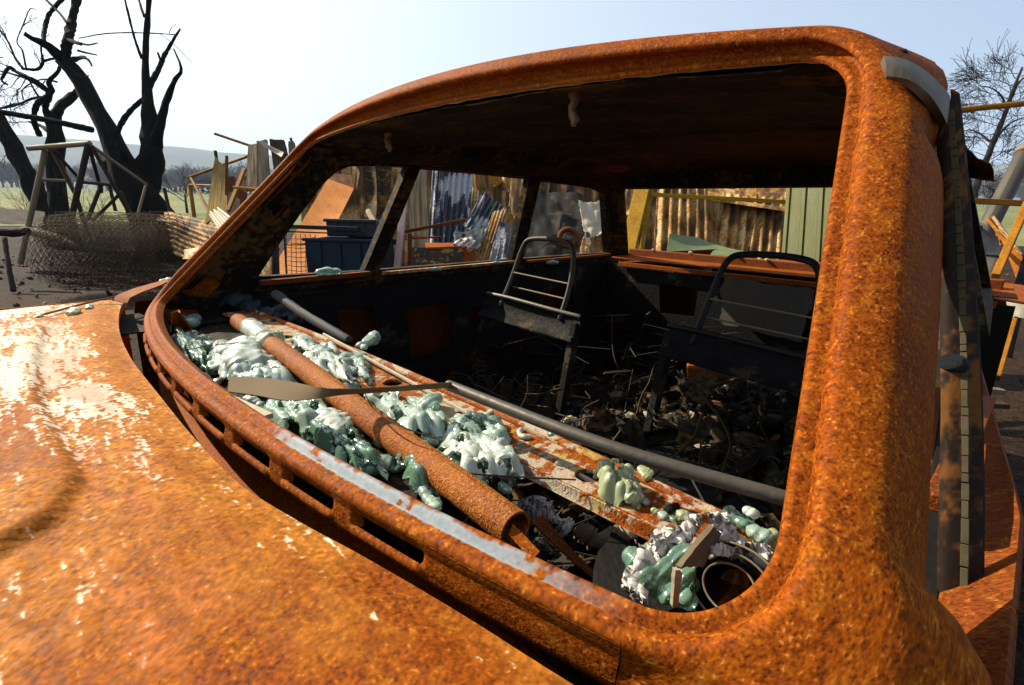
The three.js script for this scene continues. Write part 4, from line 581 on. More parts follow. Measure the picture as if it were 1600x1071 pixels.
// burnt debris over the floor: nobody could count it
{
  const base = new THREE.IcosahedronGeometry(1, 1); { const p = base.attributes.position; for (let i = 0; i < p.count; i++) { const q = V().fromBufferAttribute(p, i), k = .45 + 1.1 * n3(q, 1.7, 9); p.setXYZ(i, q.x * k, q.y * k, q.z * k); } base.computeVertexNormals(); }
  const r = rnd(404), N = 6500, im = new THREE.InstancedMesh(base, new THREE.MeshStandardMaterial({ color: 0xffffff, roughness: .95, flatShading: true }), N), m4 = new THREE.Matrix4(), q = new THREE.Quaternion(), e = new THREE.Euler(); im.name = 'floor_debris'; im.castShadow = im.receiveShadow = true;
  for (let i = 0; i < N; i++) { const x = mix(-.66, .66, r()), z = mix(-.10, -1.72, r()), hill = .16 * Math.exp(-(((x - .25) / .28) ** 2 + ((z + .45) / .26) ** 2)) + .26 * Math.exp(-(((x - .30) / .32) ** 2 + ((z + 1.35) / .32) ** 2)) + .12 * Math.exp(-(((x + .1) / .3) ** 2 + ((z + .8) / .3) ** 2)) + .06, y = BELT - .625 + hill * (1 - .25 * r() * r()) * 1.25 * (.75 + .5 * vn(x * 9, z * 9, 99, 99, 5)), s = .004 + .022 * r() ** 3.5; e.set(r() * 6, r() * 6, r() * 6); q.setFromEuler(e); m4.compose(V(x, y, z), q, V(s * (.5 + 1.4 * r()), s * (.2 + r() * .7), s * (.5 + r()))); im.setMatrixAt(i, m4); const t = r(), k = .7 + .6 * r(); im.setColorAt(i, t < .70 ? lin(.016 * k, .013 * k, .010 * k) : t < .84 ? lin(.07 * k, .045 * k, .02 * k) : t < .94 ? lin(.30 * k, .25 * k, .17 * k) : lin(.16 * k, .055 * k, .008 * k)); }
  tag(im, 'burnt ash, flakes and rubble covering the car floor', 'debris', null, 'stuff'); scene.add(im);
  const sticks = new THREE.InstancedMesh(new THREE.CylinderGeometry(.6, 1, 1, 5), new THREE.MeshStandardMaterial({ color: 0xffffff, roughness: .9 }), 380); sticks.name = 'floor_wires'; for (let i = 0; i < 380; i++) { const x = mix(-.6, .6, r()), z = mix(-.15, -1.7, r()), s = .0009 + .0018 * r(), L = .05 + .34 * r() ** 2; e.set(1.57 + (r() - .5) * .7, r() * 6.3, 0, 'YXZ'); q.setFromEuler(e); m4.compose(V(x, BELT - .54 + .34 * r() ** 2, z), q, V(s, L, s)); sticks.setMatrixAt(i, m4); const k = .5 + r(); sticks.setColorAt(i, r() < .8 ? lin(.02 * k, .015 * k, .01 * k) : lin(.14 * k, .085 * k, .035 * k)); }
  sticks.castShadow = sticks.receiveShadow = true; tag(sticks, 'burnt wires and thin rods strewn over the car floor', 'wires', null, 'stuff'); scene.add(sticks);
  const fl = (x, y, Y) => onY(x, y, Y);
  single('scorched_box', (() => { const p = fl(1105, 590, -.36); return boxUV(new RoundedBoxGeometry(.13, .10, .12, 2, .01).rotateY(.5).rotateZ(.2).translate(p.x, p.y, p.z)); })(), M.rust, 'rusty box section lying behind the right seat frame', 'scrap');
  single('bent_rod', pipePath([fl(1082, 655, -.36), fl(1090, 640, -.34), fl(1106, 618, -.32), fl(1126, 601, -.31)], .006, 7, .01), M.pipePale, 'pale bent rod below the right seat frame', 'rod');
  single('rust_tube', pipe(fl(1134, 650, -.40), fl(1190, 672, -.40), .010), M.rust, 'short rusty tube on the floor left of the right pillar', 'tube');
  single('ash_lump', lump([cor(832, 800, 20, -.16), cor(856, 806, 18, -.17), cor(812, 812, 14, -.17), cor(876, 818, 12, -.18)], { res: 30, s: 171, rough: .5 }), M.ash, 'crumbly grey ash lump in the dark below the pipe end', 'ash');
  single('ash_lump', lump([cor(920, 838, 20, -.17), cor(946, 846, 18, -.17), cor(964, 838, 13, -.17)], { res: 30, s: 173, rough: .5 }), M.wood, 'brownish ash lump below the middle of the cross-member', 'ash');
  { // charred wreckage heaped behind the dash and the right seat: sheets, brackets and wire nobody could count
    const r2 = rnd(733), out = [], wires = []; for (let k = 0; k < 110; k++) { const x = mix(-.35, .60, r2()), z = mix(-.35, -1.65, r2()), y = BELT - .50 + .30 * r2() * ss(-.3, .3, x) + .06 * r2(), a = r2() * 6.28, w = .02 + .06 * r2(), h = .015 + .05 * r2(), ex = V(Math.cos(a), (r2() - .5) * .9, Math.sin(a)).normalize().multiplyScalar(w), ey = V((r2() - .5) * .8, r2() * .9 + .1, (r2() - .5) * .8).normalize().multiplyScalar(h), c = V(x, y, z); out.push(sheet([add3(add3(c, ex, -1), ey), add3(add3(c, ex), ey), add3(add3(c, ex), ey, -1), add3(add3(c, ex, -1), ey, -1)], { th: .003, crumple: .03, tear: .2, nu: 10, nv: 8, s: k + 3 })); }
    for (let k = 0; k < 70; k++) { let p = V(mix(-.5, .62, r2()), BELT - .55 + .25 * r2(), mix(-.25, -1.65, r2())); const pts = []; let d = V(r2() - .5, r2() - .3, r2() - .5).normalize(); for (let i = 0; i < 6; i++) { pts.push(p.clone()); d.add(V((r2() - .5) * 1.2, (r2() - .5) * 1.2, (r2() - .5) * 1.2)).normalize(); p = add3(p, d, .05); p.y = Math.max(p.y, BELT - .6); } wires.push(pipePath(pts, .0012 + .0016 * r2(), 4, .02)); }
    tag(mesh('charred_wreckage', merge(out), M.char), 'torn scorched sheet scraps heaped over the cabin floor', 'wreckage', null, 'stuff'); tag(mesh('tangled_wire', merge(wires), M.wire), 'tangled burnt wire over the cabin floor', 'wires', null, 'stuff'); }
  cp('heater_box', sheet([V(.1, -.20, -.12), V(.55, -.20, -.12), V(.55, -.22, .02), V(.1, -.22, .02)], { th: .01, crumple: .02, tear: .05 }), M.soot);
}
// ---------------------------------------------------------------- ground, far country
const groundH = (x, z) => { const r = Math.hypot(x, z); return r < 18 ? 0 : .015 * (Math.min(r, 480) - 18) * ss(18, 60, r) + 3.5 * (fbm(x / 2000 + .5, z / 2000 + .5, 20, 20, 3, 881) - .5) * ss(40, 200, r); };
const polar = (r0, r1, nr, na, hf, sc = 1) => grid(na, nr, (u, v) => { const r = r0 * Math.pow(r1 / r0, v), a = u * Math.PI * 2, x = Math.cos(a) * r, z = Math.sin(a) * r; return { p: V(x, hf(x, z, a), z), u: x * sc, v: z * sc }; });
structure('yard_ground', polar(.05, 27, 70, 120, (x, z) => groundH(x, z) + .05 * (fbm(x / 60 + .5, z / 60 + .5, 40, 40, 4, 871) - .5) * ss(2.2, 4, Math.hypot(x, z)) - .012), M.dirt);
const PASTURE = bake(512, 512, (u, v) => { const a = fbm(u, v, 7, 7, 6, 1201), b = fbm(u, v, 60, 60, 3, 1221), t = clamp(a * 1.6 - .4 + (b - .5) * .8); return [mix(.10, .19, t), mix(.12, .18, t), mix(.035, .07, t), b, .95]; }, [70, 70]);
structure('pasture', polar(26.5, 1000, 60, 140, (x, z) => groundH(x, z) + .01), mat(PASTURE, { bumpScale: .05 }));
const HILL = bake(256, 256, (u, v) => { const a = fbm(u, v, 16, 16, 5, 1301); return [mix(.05, .11, a), mix(.07, .12, a), mix(.05, .07, a), a, .95]; }, [900, 900]);
structure('hills', polar(900, 2600, 40, 200, (x, z, a) => { const r = Math.hypot(x, z), ridge = 66 + 66 * fbm((a / 6.2832), .3, 14, 3, 4, 951) + 26 * Math.cos(a - 3.5); return 9 + ridge * ss(950, 1750, r) * (1 - .3 * ss(2000, 2600, r)) + 22 * (fbm(x / 5000 + .5, z / 5000 + .5, 24, 24, 4, 961) - .5) * ss(950, 1300, r); }), mat(HILL));

// ---------------------------------------------------------------- trees
const pxLimb = (pts, d, o = {}) => limb(pts.map(q => { const dd = d + (q[3] || 0); return [at(q[0], q[1], dd), Math.max(.002, q[2] * .44 * dd / 800)]; }), Object.assign({ seg: 9, rough: .22 }, o));
function twigs(p, dir, len, r, lv, rg, out, opt = {}) {
  const { droop = 0, spread = .7, n = 3, kink = .25, min = .0025 } = opt; const pts = [[p.clone(), r]]; let q = p.clone(), d = dir.clone(); const st = 4;
  for (let i = 1; i <= st; i++) { d.add(V((rg() - .5) * kink, (rg() - .5) * kink - droop, (rg() - .5) * kink)).normalize(); q = q.clone().addScaledVector(d, len / st); pts.push([q, Math.max(min, r * (1 - .6 * i / st))]); if (lv > 0 && i > 1) for (let k = 0; k < (i === st ? n : n - 1); k++) { const nd = d.clone().add(V((rg() - .5) * 2 * spread, (rg() - .5) * 2 * spread, (rg() - .5) * 2 * spread)).normalize(); twigs(q, nd, len * (.5 + .3 * rg()), Math.max(min, r * .5), lv - 1, rg, out, opt); } }
  out.push(limb(pts, { seg: lv > 0 ? 5 : 3, rough: .1, step: len / 4, cap: false }));
}
function tree(name, label, d, limbs, tw, m = M.bark) {
  const b = at(limbs[0][0][0], limbs[0][0][1], d + (limbs[0][0][3] || 0)); b.y = groundH(b.x, b.z); const t = thing(name, label, 'tree', b, 'burnt trees behind the car');
  limbs.forEach((l, i) => { if (!i) { const q = l[0]; const p = at(q[0], q[1], d), pts = l.map(k => { const dd = d + (k[3] || 0); return [at(k[0], k[1], dd), k[2] * .44 * dd / 800]; }); if (p.y > b.y + .02) pts.unshift([V(p.x, b.y - .1, p.z), q[2] / 2 * d / 800 * 1.15]); part('trunk', limb(pts, { seg: 12, rough: .2 }), m, t); } else part('branch', pxLimb(l, d), m, t); });
  if (tw) { const out = []; tw(out); const g = merge(out); const o = part('twigs', g, m, t); o.userData.kind = 'stuff'; } return t;
}
const twAt = (list, d, len, lv, seed, opt) => out => { const rg = rnd(seed); for (const [x, y, dx, dy, k = 1] of list) twigs(at(x, y, d + (rg() - .5) * .5), V().addScaledVector(RGT, dx).addScaledVector(UPV, -dy).addScaledVector(FWD, (rg() - .5) * .8).normalize(), len * k, .012, lv, rg, out, opt); };
tree('burnt_tree', 'thick charred tree leaning left, its black trunk ending at the corrugated iron', 9.5, [
  [[250, 372, 66, .3], [243, 345, 66, .2], [222, 308, 62], [200, 275, 54], [184, 240, 40, -.1], [168, 203, 31, -.1], [152, 173, 27], [137, 148, 25], [124, 126, 27, .1], [110, 105, 28, .1], [97, 92, 22, .1]],
  [[100, 97, 15], [106, 62, 17], [112, 32, 13, .3], [122, -12, 12, .5]], [[97, 92, 20], [72, 70, 15, -.2], [52, 61, 9, -.4], [37, 52, 7, -.5]], [[68, 68, 7], [69, 45, 7, .3], [78, 20, 7, .5], [99, -4, 6, .6]],
  [[105, 62, 7], [117, 66, 6, -.3], [126, 69, 5, -.5]], [[121, 66, 4], [138, 70, 3, -.4], [152, 67, 2, -.6]], [[121, 79, 4], [137, 83, 3, .3], [151, 86, 2, .5]], [[115, 92, 8], [130, 90, 5, -.3], [138, 94, 4, -.4], [143, 103, 3, -.5]], [[117, 95, 6], [126, 88, 3, .2], [133, 88, 2, .3]], [[120, 117, 6], [130, 121, 3, -.2], [138, 118, 2, -.3]],
  [[105, 37, 5], [92, 20, 4, .4], [70, -2, 4, .7]], [[195, 250, 16, -.2], [188, 235, 7, -.4], [181, 225, 3, -.5]], [[170, 260, 20], [158, 243, 15, .3], [150, 238, 7, .4]]], null);
tree('burnt_tree', 'charred tree with a straight twin trunk rising beside the leaning one', 9.2, [
  [[226, 345, 40, .6], [224, 318, 40, .6], [229, 285, 42, .5], [233, 255, 40, .4], [237, 225, 34, .3], [234, 190, 26, .3], [229, 150, 16, .3], [227, 100, 11, .3], [228, 60, 10, .3], [231, 20, 9, .3], [233, -20, 8, .3]],
  [[243, 228, 24, .3], [250, 192, 15, .1], [260, 157, 11, 0], [272, 127, 9, -.1], [283, 108, 5, -.2], [271, 76, 2, -.3]], [[232, 138, 10, .3], [248, 106, 8, .5], [259, 82, 7, .6], [281, 45, 3, .8]], [[250, 92, 4, .5], [246, 82, 3, .4]], [[223, 155, 8, .3], [206, 170, 8, .2], [191, 190, 9, .1], [182, 208, 9, 0]], [[221, 92, 5, .3], [210, 60, 4, .1], [202, 30, 4, 0], [193, -8, 3, -.1]], [[225, 26, 5, .3], [219, 8, 4, .5], [214, -10, 3, .6]],
  [[122, 60, 1.6, .2], [160, 53, 2, .2], [200, 51, 2, .3], [240, 52, 2, .4], [273, 54, 1.6, .5]], [[250, 53, 1, .4], [272, 70, 1, .5], [300, 99, .8, .6]], [[264, 52, 1.4, .5], [267, 44, 1, .5], [275, 38, .8, .5]]], null);
tree('burnt_tree', 'charred leaning trunk at the far left edge', 12, [[[88, 352, 34], [72, 328, 32], [56, 300, 29], [40, 270, 27], [20, 230, 25], [0, 195, 24], [-24, 160, 22], [-60, 90, 18]], [[10, 218, 8], [-10, 190, 6, .4], [-30, 150, 4, .6]]], null);
const gn = { n: 2, kink: .75, spread: .9 };
tree('burnt_tree', 'gnarled charred tree with twisting limbs and fine twigs at the left', 11.5, [
  [[98, 350, 34], [91, 312, 29], [87, 270, 27], [86, 230, 25], [84, 200, 24], [82, 178, 21]],
  [[84, 182, 17], [95, 166, 15, .2], [113, 150, 13, .4], [121, 141, 9, .5]], [[74, 182, 10], [70, 166, 10, -.2], [76, 150, 11, -.3], [80, 140, 9, -.4], [76, 128, 8, -.5], [90, 112, 6, -.5], [95, 98, 4, -.5]],
  [[62, 212, 9], [54, 196, 9, -.2], [54, 172, 9, -.4], [63, 157, 9, -.5], [76, 147, 9, -.5], [60, 130, 7, -.6], [42, 120, 6, -.6], [24, 112, 5, -.5]], [[76, 206, 8], [62, 196, 5, .3], [44, 190, 3, .4]], [[24, 112, 5, -.5], [16, 105, 6, -.5], [6, 116, 5, -.4], [2, 126, 4, -.4], [12, 133, 3, -.3]], [[38, 108, 5, -.5], [58, 108, 5, -.3], [66, 98, 5, -.2], [64, 80, 3, -.1], [64, 62, 3, 0]], [[66, 96, 5, -.2], [80, 92, 4, 0], [92, 90, 4, .1]],
  [[-4, 170, 4], [28, 163, 4, -.2], [50, 154, 4, -.3], [64, 152, 5, -.4]], [[-4, 42, 3], [12, 65, 3, -.2], [24, 92, 4, -.4], [36, 108, 5, -.5]], [[40, 106, 3, -.5], [34, 78, 3, -.3], [26, 66, 2, -.2], [36, 38, 2, 0], [48, 13, 1.5, .2], [55, 15, 1.2, .2]], [[-4, 110, 3], [20, 116, 3, -.4], [44, 124, 5, -.5], [70, 140, 7, -.5]], [[60, 152, 4, -.4], [50, 135, 3, -.3], [42, 120, 2, -.2]], [[88, 128, 4, -.4], [72, 124, 3, -.3], [58, 126, 2, -.2], [34, 142, 2, 0], [36, 156, 2, .1]]],
  twAt([[8, 130, -.7, .1], [20, 112, -.6, -.7], [6, 116, -1, .1], [24, 90, -.5, -.8], [12, 66, -.4, -.9], [40, 122, -.5, .8], [30, 162, -.8, .3], [26, 140, -.9, .4], [48, 190, -.9, .1], [2, 150, -.8, -.3], [50, 135, -.7, .6], [60, 108, .1, -1, .7], [14, 104, -.8, -.5], [0, 200, -.4, .8], [20, 215, -.2, .9], [10, 60, -.3, -1], [4, 90, -.9, -.4], [-4, 60, .3, -.9], [30, 120, -.4, .9], [36, 40, .1, -1, .6], [56, 110, .4, -.8, .7], [64, 70, .5, -.7, .6], [16, 160, -.7, .6], [44, 160, -.6, .8], [70, 126, -.9, .3], [-6, 130, .6, .3], [-6, 180, .5, -.4]], 11, .42, 2, 5, gn));
// bare shrubs standing behind the trestle
for (const [x, y, d, lab, sd] of [[45, 330, 13, 'leafless scorched shrub between the two leftmost trunks', 11], [160, 330, 10.6, 'leafless scorched shrub behind the pipe trestle', 12]]) { const b = at(x, y, d); b.y = 0; const t = thing('bare_shrub', lab, 'shrub', b); const rg = rnd(sd), out = []; for (let i = 0; i < 9; i++) twigs(b.clone().add(V((rg() - .5) * .5, 0, (rg() - .5) * .5)), V((rg() - .5) * .9, 1, (rg() - .5) * .9).normalize(), .6 + .35 * rg(), .009, 2, rg, out, { n: 2, kink: .4, min: .002 }); part('stems', merge(out), mat(null, { color: lin(.06, .042, .028), roughness: .9 }), t); }
// the small bare tree in the paddock
function bareTree(name, label, base, h, seed, lv, m, group, o = {}) { const t = thing(name, label, 'tree', base, group), rg = rnd(seed), out = []; const top = base.clone().add(V((rg() - .5) * h * .1, h * .35, (rg() - .5) * h * .1)); part('trunk', limb([[base.clone().add(V(0, -.2, 0)), h * .028], [base.clone().lerp(top, .5), h * .022], [top, h * .017]], { rough: .1 }), m, t); const n = o.n || 7; for (let i = 0; i < n; i++) { const a = i / n * 6.283 + rg(); twigs(base.clone().lerp(top, .55 + .45 * rg()), V(Math.cos(a) * (o.wide || .9), .55 + .6 * rg(), Math.sin(a) * (o.wide || .9)).normalize(), h * (.30 + .15 * rg()), h * .009, lv, rg, out, { n: 3, kink: .35, spread: .65, min: h * .0011 }); } const g = part('crown', merge(out), m, t); g.userData.kind = 'stuff'; return t; }
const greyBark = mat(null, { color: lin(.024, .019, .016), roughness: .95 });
{ const b = at(293, 338, 34); b.y = groundH(b.x, b.z); bareTree('bare_tree', 'small leafless tree standing in the green paddock', b, 3.3, 21, 2, greyBark); const c = at(345, 330, 30); c.y = groundH(c.x, c.z); bareTree('bare_tree', 'thin leafless tree behind the rusty pipe frame', c, 2.9, 23, 2, greyBark); }
{ // far tree line: reads as one mass
  const rg = rnd(77), out = []; for (let i = 0; i < 6; i++) twigs(V(0, .2, 0), V((rg() - .5) * 1.3, 1, (rg() - .5) * 1.3).normalize(), .55, .03, 2, rg, out, { n: 3, kink: .4, spread: .8, min: .008 }); out.push(limb([[V(0, -.1, 0), .05], [V(0, .45, 0), .035]], { seg: 5 }));
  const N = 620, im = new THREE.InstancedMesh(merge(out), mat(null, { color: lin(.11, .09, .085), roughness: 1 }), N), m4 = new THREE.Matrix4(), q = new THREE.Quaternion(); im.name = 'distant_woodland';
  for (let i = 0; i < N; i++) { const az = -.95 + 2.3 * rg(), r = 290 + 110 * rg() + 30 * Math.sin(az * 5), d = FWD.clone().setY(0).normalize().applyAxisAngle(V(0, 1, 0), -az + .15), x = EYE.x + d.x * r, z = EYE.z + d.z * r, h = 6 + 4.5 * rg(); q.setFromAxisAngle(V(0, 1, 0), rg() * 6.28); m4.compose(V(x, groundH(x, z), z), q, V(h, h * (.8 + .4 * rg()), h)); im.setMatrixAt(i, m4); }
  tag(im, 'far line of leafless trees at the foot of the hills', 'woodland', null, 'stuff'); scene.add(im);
}
// scorched pine at the right
{
  const d = 17, tr = [[1512, 350, 12], [1524, 300, 10.5], [1540, 255, 9.5], [1556, 215, 8.5], [1572, 175, 7], [1584, 140, 5], [1598, 105, 3]], rg = rnd(61);
  const list = []; for (let i = 0; i < 34; i++) { const f = .18 + .82 * i / 34, k = f * (tr.length - 1), a = Math.min(tr.length - 2, Math.floor(k)), x = mix(tr[a][0], tr[a + 1][0], k - a), y = mix(tr[a][1], tr[a + 1][1], k - a); const sd = i % 2 ? 1 : -1; list.push([x, y, sd * (.8 + .3 * rg()), -.25 - .5 * rg() * f, .75 + .8 * rg()]); }
  tree('scorched_pine', 'tall scorched pine with wispy branches at the right edge', d, [tr, [[1552, 225, 4], [1530, 208, 3, .5], [1514, 203, 2, .9], [1505, 206, 1.4, 1.1]], [[1574, 170, 4], [1565, 150, 3, -.4], [1550, 138, 2, -.7], [1530, 134, 1.5, -1]], [[1560, 212, 4], [1580, 192, 3, .3], [1600, 184, 2, .6], [1625, 175, 2, .8]], [[1536, 262, 3], [1520, 255, 2, .3], [1508, 256, 1.5, .4]], [[1583, 150, 4], [1592, 130, 3, .2], [1612, 112, 2, .3]]], twAt(list, d, 1.0, 2, 62, { n: 3, kink: .45, spread: .75, min: .0065 }), greyBark);
}
// ---------------------------------------------------------------- scrap yard round the car
const gy = p => V(p.x, groundH(p.x, p.z), p.z);
const pxPipe = (a, b, w, d, d2 = d) => pipe(at(a[0], a[1], d), at(b[0], b[1], d2), w / 2 * d / 800, 9);
single('fallen_pole', limb([[at(-40, 169, 8.9), .045], [at(0, 175, 8.9), .046], [at(80, 189, 8.9), .048], [at(144, 203, 9.0), .054]], { rough: .12 }), M.bark, 'straight charred pole wedged across the burnt trunks', 'pole');
{ // trestle of welded pipes
  const d = 7.6, base = gy(at(95, 420, d)); const t = thing('pipe_trestle', 'welded pipe trestle standing behind the wire netting', 'trestle', base); const P = (a, b, w, d1, d2, m = M.pipePale) => part('pipe', pxPipe(a, b, w, d1, d2), m, t);
  const toG = (x, y, d) => { const p = at(x, y, d); return p; };
  P([70, 234], [31, 412], 8, 7.5, 7.9); P([44, 232], [140, 224], 8, 7.5, 7.2); P([138, 224], [104, 372], 9, 7.2, 7.7, M.woodChar); P([80, 232], [118, 305], 7, 7.5, 8.6); P([118, 305], [138, 372], 6, 8.6, 9.0, M.woodChar); P([138, 226], [158, 300], 6, 7.2, 8.4, M.woodChar); P([158, 288], [136, 345], 6, 8.4, 8.4, M.woodChar);
  P([58, 281], [104, 283], 5, 7.7, 8.2); P([128, 285], [172, 289], 5, 7.5, 8.1, M.woodChar); P([84, 236], [125, 281], 5, 7.5, 8.3, M.woodChar); P([140, 226], [228, 288], 5, 7.2, 7.9); P([142, 228], [212, 352], 6, 7.2, 7.9, M.woodChar); P([170, 288], [180, 330], 5, 8.1, 8.2, M.woodChar); P([212, 352], [190, 300], 4, 7.9, 7.8, M.woodChar); P([228, 288], [214, 340], 4, 7.9, 7.8); P([190, 300], [144, 345], 5, 7.8, 8.0, M.woodChar);
}
{ // roll of rusty wire netting: hexagon mesh wound in loose layers
  const d = 6.1, c = at(190, 408, d), R = .50, L = 1.42; c.y = R; const ax = V(RGT.x, 0, RGT.z).normalize(), b1 = V(0, 1, 0), b2 = V().crossVectors(ax, b1); const rg = rnd(515), segs = [];
  const wireG = (a, b, r) => { const dv = sub3(b, a), Ln = dv.length(), z = dv.normalize(), x = V().crossVectors(Math.abs(z.y) > .9 ? V(1, 0, 0) : V(0, 1, 0), z).normalize(), y = V().crossVectors(z, x); const o = []; for (const [p] of [[a], [b]]) for (let k = 0; k < 3; k++) { const an = k * 2.094; o.push(p.x + (x.x * Math.cos(an) + y.x * Math.sin(an)) * r, p.y + (x.y * Math.cos(an) + y.y * Math.sin(an)) * r, p.z + (x.z * Math.cos(an) + y.z * Math.sin(an)) * r); } return o; };
  const pos = [], idx = []; const put = (a, b, r) => { const n = pos.length / 3; pos.push(...wireG(a, b, r)); for (let k = 0; k < 3; k++) { const k2 = (k + 1) % 3; idx.push(n + k, n + k2, n + 3 + k2, n + k, n + 3 + k2, n + 3 + k); } };
  const turns = 8, cell = .06, nA = 20; const pt = (i, j) => { const s = i / (turns * 44), a = i / 44 * Math.PI * 2, rr = mix(.12, R, Math.pow(s, .75)) * (1 + .10 * (vn(i * .09, j * .22, 999, 999, 3) - .5)), x = (j / nA - .5) * L * (1 + .06 * Math.sin(i * .3)) + (vn(i * .15, j * .3, 999, 999, 4) - .5) * .05; return c.clone().addScaledVector(ax, x).addScaledVector(b1, Math.cos(a) * rr * (1 - .04)).addScaledVector(b2, Math.sin(a) * rr); };
  for (let i = 0; i < turns * 44; i++) for (let j = 0; j < nA; j++) { const o = (i % 2) * .5; const a = pt(i, j + o), b = pt(i + 1, j + .5 - o + (i % 2 ? 0 : 0)), e = pt(i + 1, j + (i % 2 ? 1 : -.5 + .0)); put(a, b, .0021); put(a, e, .0021); }
  for (let k = 0; k < 1500; k++) { const i = Math.floor(rg() * turns * 44), j = rg() * nA, a = pt(i, j), b = a.clone().add(V((rg() - .5) * .14, (rg() - .5) * .10, (rg() - .5) * .14)); put(a, b, .0019); }
  const g = new THREE.BufferGeometry(); g.setAttribute('position', new THREE.Float32BufferAttribute(pos, 3)); g.setIndex(idx); g.computeVertexNormals(); single('wire_netting_roll', g, M.wire, 'big roll of rusty wire netting lying on the dirt behind the bonnet', 'wire roll').userData.kind = 'stuff';
}
single('leaning_stake', limb([[at(20, 455, 6.2), .03], [at(12, 410, 6.3), .028], [at(6, 372, 6.4), .026]], { rough: .15 }), M.woodChar, 'short charred stake standing at the left edge', 'stake');
single('charred_branch', limb([[at(-20, 362, 6.6), .05], [at(20, 364, 6.6), .05], [at(45, 361, 6.6), .04]], { rough: .2 }), M.bark, 'charred branch stub poking in from the left edge', 'branch');
single('rail_sheet', sheet(px4([[-20, 322, 8.4], [70, 330, 8.2], [70, 352, 7.8], [-20, 350, 8]]), { crumple: .03, th: .006, tear: .05 }), M.woodChar, 'dark scorched sheet behind the foot of the trestle', 'metal sheet');
single('grey_log', limb([[at(38, 360, 7.2), .06], [at(90, 372, 7.1), .055], [at(120, 388, 7), .035]], { rough: .2 }), M.wood, 'pale weathered log lying in front of the netting roll', 'log');
// corrugated iron and boards right of the netting
const SH = (name, pts, m, o, label, cat = 'metal sheet') => single(name, sheet(px4(pts), o), m, label, cat);
SH('corrugated_sheet', [[256, 336, 6.8], [345, 372, 5.6], [300, 408, 5.4], [272, 398, 5.9]], M.stain, { waves: 7, along: true, amp: .018, nv: 12, bend: .03 }, 'ribbed tan corrugated sheet lying right of the black trunk', 'corrugated iron');
SH('corrugated_sheet', [[262, 330, 7.0], [350, 350, 6.2], [345, 366, 5.9], [244, 344, 6.7]], M.stain, { waves: 3, along: true, amp: .015, nv: 12 }, 'narrow corrugated sheet on top of the tan one', 'corrugated iron');
SH('corrugated_sheet', [[325, 334, 5.6], [342, 325, 5.6], [362, 340, 5.3], [342, 362, 5.2]], M.cream, { waves: 3, amp: .014, nv: 10 }, 'small pinkish white corrugated piece against the far pillar', 'corrugated iron');
SH('crumpled_sheet', [[288, 390, 4.6], [310, 385, 4.6], [308, 402, 4.4], [285, 406, 4.4]], M.buff, { crumple: .03 }, 'buff crumpled sheet low beside the far pillar');
SH('leaning_board', [[335, 244, 6.2], [354, 263, 6.2], [358, 350, 5.6], [320, 352, 5.6]], mat(WOOD, { color: lin(1.15, .95, .35), bumpScale: .003 }), { th: .02, tear: .05, crumple: .006 }, 'yellow-brown board with a ragged top', 'board');
SH('weathered_board', [[389, 228, 6.2], [402, 226, 6.2], [404, 300, 6], [385, 300, 6]], M.woodPale, { th: .03, tear: .02, crumple: .006 }, 'pale weathered post board behind the far pillar', 'board');
SH('weathered_board', [[402, 223, 6.1], [418, 219, 6.1], [424, 300, 5.9], [406, 300, 5.9]], M.wood, { th: .03, tear: .02, crumple: .006 }, 'grey weathered board right of the pale one', 'board');
SH('charred_board', [[422, 220, 6], [445, 221, 6], [456, 262, 5.9], [430, 272, 5.9]], M.woodChar, { th: .04, tear: .03, crumple: .006 }, 'charred board above the far pillar', 'board');
SH('charred_board', [[452, 224, 5.9], [461, 224, 5.9], [464, 250, 5.8], [454, 256, 5.8]], M.woodChar, { th: .04, tear: .06 }, 'charred stub at the top of the far pillar', 'board');
single('iron_spike', pxPipe([454, 216], [457, 228], 4, 5.9), M.soot, 'thin iron spike above the charred stub', 'spike');
single('pale_strap', sheet([at(403, 222, 5.9), at(408, 220, 5.9), at(444, 238, 5.8), at(440, 246, 5.8)].slice(0, 4), { th: .006, bend: .05, nu: 4, nv: 14 }), M.cream, 'pale curled strap hanging from the boards', 'strap');
single('rusty_pipe_rail', pxPipe([335, 209], [394, 229], 4, 6.3), M.pipeOchre, 'thin pipe pointing up left from the boards', 'pipe');
{ const t = thing('pipe_stand', 'thin rusty pipe frame left of the yellow-brown board', 'frame', gy(at(300, 340, 6.6))); const P = (a, b, w, d, d2) => part('pipe', pxPipe(a, b, w, d, d2), M.pipeOchre, t); P([295, 277], [402, 239], 4, 6.6, 6.2); P([297, 276], [329, 336], 4, 6.6, 6.2); P([295, 289], [332, 290], 3, 6.9, 6.6); P([296, 289], [304, 345], 6, 6.9, 6.9); }
single('fence_stake', pxPipe([256, 294], [266, 336], 5, 8), M.woodChar, 'charred fence stake right of the black trunk', 'stake'); single('fence_stake', pxPipe([336, 236], [342, 276], 5, 6.4), M.woodChar, 'thin charred stake rising behind the yellow-brown board', 'stake');
single('rust_angle', bar(at(354, 244, 6), at(353, 345, 5.8), .03, .03), M.rustBrown, 'upright rusty angle iron beside the yellow-brown board', 'angle iron'); single('rust_angle', bar(at(366, 293, 5.6), at(415, 298, 5.4), .05, .03), M.pipeOchre, 'horizontal rusty angle iron below the weathered boards', 'angle iron'); single('rust_angle', bar(at(382, 264, 5.8), at(356, 330, 5.6), .045, .03), M.pipeOchre, 'sloping ochre angle iron left of the weathered boards', 'angle iron');
SH('rusty_sheet', [[356, 276, 6.4], [386, 276, 6.4], [386, 350, 6.2], [354, 350, 6.2]], M.rustBrown, { th: .006, crumple: .01 }, 'dark rusty panel behind the sloping angle irons', 'metal sheet');
